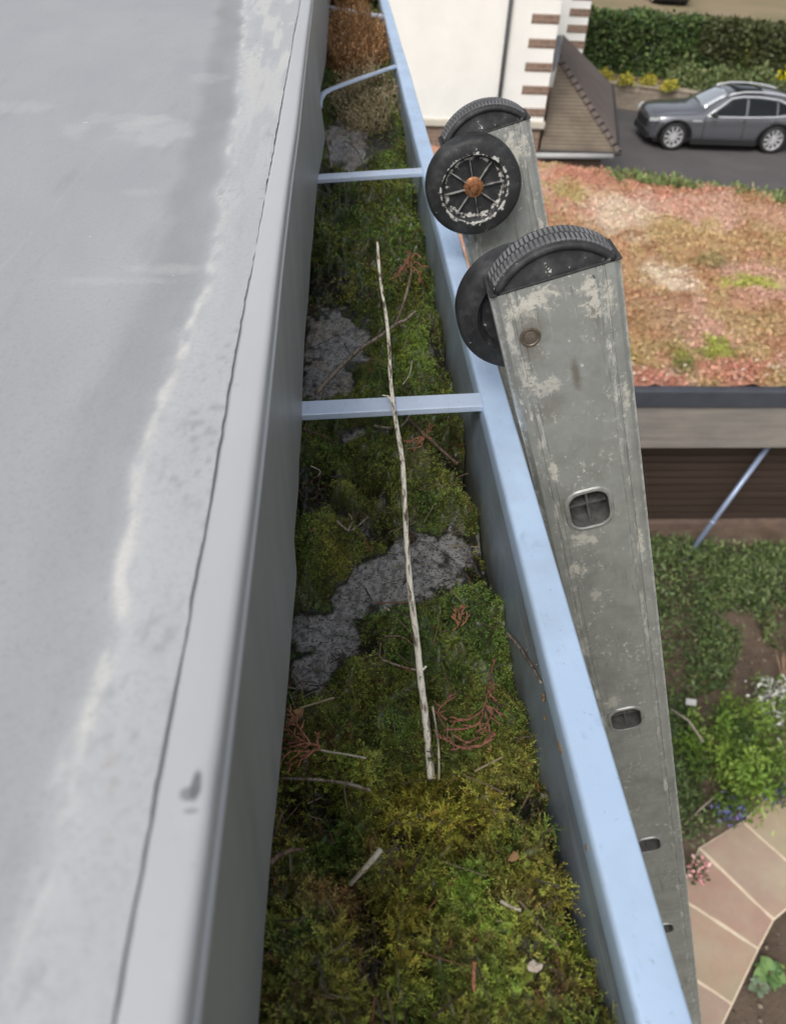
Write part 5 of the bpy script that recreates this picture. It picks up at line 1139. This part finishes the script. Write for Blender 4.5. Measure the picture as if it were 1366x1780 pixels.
# ------------------------------------------------------------------ cars
def car_paint(name, c): b_ = NB(name); b_.p.inputs['Coat Weight'].default_value = 1; b_.p.inputs['Coat Roughness'].default_value = .05; return b_.fin(c, .24, .7, .5)
M_glass = NB('car_glass'); M_glass = M_glass.fin((.006, .008, .009), .04, 0, .4)
M_wind = NB('bright_windscreen').fin((.75, .78, .80), .12, .85, .5)  # pale metal instead of glass, puts the sky's reflection into the colour
M_trim = simple('black_plastic_trim', (.012, .012, .013), (.018, .018, .018), 10, .55)
M_chr = simple('bright_trim', (.85, .86, .87), (.8, .8, .82), 5, .25, .55)
M_alloy = simple('alloy_wheel', (.80, .80, .81), (.68, .68, .69), 5, .3, .35)
M_tyre = simple('car_tyre', (.018, .018, .018), (.025, .025, .025), 9, .8)
def make_car(label, paint):
    # local: x from nose (0) to tail (4.73), y across, z up
    root = empty('parked_car'); tag(root, label, 'car')
    st = [  # x, half width low, half width belt, z sill, z shoulder, z top, half width top
        (0.00, .56, .54, .40, .70, .84, .44), (.06, .76, .70, .28, .80, .94, .56), (.22, .88, .82, .24, .87, 1.01, .62), (.55, .94, .88, .22, .93, 1.06, .66), (.95, .96, .905, .22, .96, 1.09, .68), (1.35, .965, .915, .22, .985, 1.12, .70), (1.62, .965, .92, .22, 1.0, 1.16, .72),
        (2.00, .965, .925, .22, .99, 1.40, .635), (2.35, .965, .93, .22, 1.00, 1.585, .60), (2.75, .965, .93, .22, 1.01, 1.635, .60), (3.20, .965, .93, .22, 1.025, 1.630, .59), (3.65, .97, .93, .22, 1.05, 1.605, .585), (4.05, .965, .91, .23, 1.08, 1.555, .57), (4.38, .94, .87, .27, 1.10, 1.44, .58), (4.60, .88, .81, .34, 1.08, 1.16, .60), (4.70, .78, .72, .42, .98, 1.03, .56)]
    st = [((.23 + q[0] * .75) if q[0] < .92 else q[0],) + q[1:5] + (q[5] * (1.0 if q[5] > 1.3 else 1.0),) + q[6:] for q in st]
    def ring(s):
        x, wl, wb, z0, zs, zt, wt = s
        half = [(0, z0), (wl * .82, z0), (wl * .97, z0 + .07), (wl, z0 + (zs - z0) * .40), (wl * .985, z0 + (zs - z0) * .62), (wl * .992, z0 + (zs - z0) * .80), (wb + (wl - wb) * .3, zs - .02), (wb, zs + .02), ((wb + wt) / 2 + .02, (zs + zt) / 2 + .02), (wt + .03, zt - .07), (wt - .10, zt - .012), (wt * .45, zt + .018), (0, zt + .025)]
        return [(x, -y, z) for y, z in half] + [(x, y, z) for y, z in half[1:-1]][::-1]
    V = []; F = []; R2 = [ring(s) for s in st]; n = len(R2[0])
    for q in R2: V += q
    for i in range(len(st) - 1):
        for k in range(n): F.append((i * n + k, i * n + (k + 1) % n, (i + 1) * n + (k + 1) % n, (i + 1) * n + k))
    F.append(tuple(range(n))); F.append(tuple((len(st) - 1) * n + k for k in range(n)))
    body = MB().add(V, F).build('body', paint, root)
    sub = body.modifiers.new('s', 'SUBSURF'); sub.levels = 2; sub.render_levels = 2; bake(body)
    wx = (.92, 3.79); wr = .395
    cut = MB()
    for x in wx:
        for s in (-1, 1): cut.lathe([(.0001, s * .62), (.465, s * .62), (.465, s * 1.2), (.0001, s * 1.2)], 40, Matrix.Translation((x, 0, .40)))
    co = cut.build('cutter'); md = body.modifiers.new('b', 'BOOLEAN'); md.operation = 'DIFFERENCE'; md.object = co; md.solver = 'EXACT'; bake(body); bpy.data.objects.remove(co); autosmooth(body, 32)
    dgv = body
    def side_pt(x, zf, s, off=.012):                          # point on the glasshouse side, zf 0 at belt .. 1 at roof
        xs = [q[0] for q in st]; f_ = lambda i: np.interp(x, xs, [q[i] for q in st]); zs, zt, wb, wt = f_(4), f_(5), f_(2), f_(6)
        y = wb + (wt + .03 - wb) * zf; z = zs + .03 + (zt - .07 - zs - .03) * zf
        return (x, s * (y + off + .010 * math.sin(math.pi * zf)), z)
    for s in (-1, 1):
        for (poly) in ([(1.78, .02), (2.80, .02), (2.80, .86), (2.42, .84), (2.10, .55)], [(2.86, .02), (3.66, .03), (3.66, .80), (2.86, .87)], [(3.71, .04), (4.20, .24), (4.02, .58), (3.71, .79)]):
            # fine fan so the pane follows the curved side
            c = np.mean(poly, 0); pts = [side_pt(c[0], c[1], s)]; k = []
            for a, b2 in zip(poly, poly[1:] + poly[:1]):
                for t in np.linspace(0, 1, 6)[:-1]: pts.append(side_pt(a[0] + (b2[0] - a[0]) * t, a[1] + (b2[1] - a[1]) * t, s))
            m_ = len(pts) - 1; f = [(0, 1 + i, 1 + (i + 1) % m_) for i in range(m_)]
            o = mesh('side_window', pts, f, M_glass, root); so = o.modifiers.new('so', 'SOLIDIFY'); so.thickness = .01; so.offset = 0; bake(o)
        ln = [side_pt(x, -.03, s, .016) for x in np.linspace(1.72, 4.22, 20)] + [side_pt(x, z, s, .014) for x, z in ((4.26, .26), (4.08, .63), (3.72, .88), (3.2, .93), (2.7, .93), (2.38, .90), (2.05, .60), (1.72, .0))]
        MB().tube(ln, .024, 6).build('window_trim', M_chr, root, True)
        MB().tube([(side_pt(x, 1.0, s, -.03)[0], side_pt(x, 1.0, s, -.05)[1], side_pt(x, 1.0, s)[2] + .085 * math.sin(math.pi * min(1, max(.0, (x - 2.25) / 1.9))) ** .35) for x in np.linspace(2.3, 4.1, 20)], .026, 6).build('roof_rail', M_chr, root, True)
        mir = MB(); mir.lathe([(.0001, -.12), (.07, -.10), (.085, 0), (.07, .10), (.0001, .12)], 14, Matrix.Translation((1.90, s * 1.04, 1.08)) @ Matrix.Diagonal((.9, 1, .8, 1))); mir.box((1.87, min(s * .9, s * 1.0), 1.03), (1.93, max(s * .9, s * 1.0), 1.07)); mo = mir.build('mirror', M_trim, root, True)
        for x in (2.62, 3.52): MB().tube([(x, s * .975, .93), (x + .09, s * .992, .935), (x + .18, s * .975, .93)], .016, 6).build('door_handle', paint, root, True)
        for xx in (1.70, 2.83, 3.69): MB().tube([(xx + .02 * math.sin(z * 4), s * np.interp(z, [.36, .58, .72, .9, 1.03], [.966, .966, .956, .958, .936]), z) for z in (.36, .48, .58, .66, .72, .80, .9, 1.0)], .007, 5).build('door_gap', M_trim, root)
        MB().prism([(1.34, s * .955, .86), (1.62, s * .962, .865), (1.60, s * .962, .905), (1.36, s * .955, .90)], (0, s * .022, 0)).build('side_vent', M_chr, root)
        MB().prism([(.26, s * .64, .76), (.40, s * .85, .81), (.52, s * .90, .87), (.44, s * .86, .91), (.28, s * .62, .85)], (-.05, s * .04, .01)).build('headlight', M_chr, root)
        MB().box((1.42, min(s * .93, s * .985), .215), (3.30, max(s * .93, s * .985), .36)).build('sill', M_trim, root)
        for x in wx:
            arc = [(x + .485 * math.cos(a), s * .972, .40 + .485 * math.sin(a)) for a in np.linspace(-.25, math.pi + .25, 24)]; MB().tube(arc, .028, 6).build('wheel_arch', M_trim, root, True)
    # windscreen and rear screen following the loft
    def screen(name, xa, xb, n_=8, mg=M_glass):
        xs = [q[0] for q in st]; pts = []; f = []
        for i, x in enumerate(np.linspace(xa, xb, n_)):
            zt = np.interp(x, xs, [q[5] for q in st]); wt = np.interp(x, xs, [q[6] for q in st])
            for y, dz in ((-wt + .03, -.03), (-wt * .45, .022), (0, .03), (wt * .45, .022), (wt - .03, -.03)): pts.append((x, y, zt + dz + .012))
        for i in range(n_ - 1):
            for k in range(4): f.append((i * 5 + k, i * 5 + k + 1, (i + 1) * 5 + k + 1, (i + 1) * 5 + k))
        o = mesh(name, pts, f, mg, root, True); so = o.modifiers.new('so', 'SOLIDIFY'); so.thickness = .012; bake(o)
    screen('windscreen', 1.66, 2.28, 8, M_wind); screen('rear_window', 4.12, 4.50); screen('sunroof', 2.55, 3.3, 6)
    MB().box((.20, -.44, .52), (.27, .44, .76)).build('grille', M_trim, root); MB().box((.22, -.68, .28), (.32, .68, .44)).build('bumper_intake', M_trim, root)
    MB().box((.42, -.80, .20), (4.4, .80, .30)).build('underbody', M_trim, root)
    for x in wx:
        for s in (-1, 1):
            wt_ = empty('wheel'); wt_.parent = root; wt_.location = (x, s * .86, .365 / .9); wt_.scale = (.924, 1, .924 / .9)
            t = MB(); t.lathe([(.29, -.11), (.32, -.118), (.365, -.115), (.385, -.09), (wr, 0), (.385, .09), (.365, .115), (.32, .118), (.29, .11)], 40, None, True); t.build('tyre', M_tyre, wt_, True)
            rim = MB(); rim.lathe([(.294, s * .097), (.275, s * .102), (.268, s * .06), (.262, -s * .09)], 40)
            rim.lathe([(.0001, s * .085), (.055, s * .085), (.06, s * .05)], 20)
            for k in range(10):
                M = Matrix.Rotation(2 * math.pi * k / 10, 4, 'Y'); ys_ = sorted((s * .055, s * .085)); rim.box((.045, ys_[0], -.021), (.272, ys_[1], .021), M)
            rim.build('rim', M_alloy, wt_); d_ = MB(); ys_ = s * .03; d_.lathe([(.0001, ys_), (.262, ys_)], 30); d_.build('brake_disc', M_trim, wt_)
    return root
car = make_car('dark grey estate car parked side on upon the tarmac driveway', car_paint('slate_paint', (.21, .215, .235)))
cf = at_z(1165, 262, G); car.scale = (1, .94, .9); car.location = (cf[0] - .92, cf[1] + .92, G + .006); car.rotation_euler = (0, 0, R_(-1.5))
c2 = make_car('silver grey car half hidden beyond the tall hedge at the top', car_paint('silver_paint', (.16, .165, .18)))
q = at_z(1173, 13, G); c2.scale = (1, .94, .9); c2.location = (q[0] + .2, q[1] + 4.7, G + .02); c2.rotation_euler = (0, 0, R_(-94))
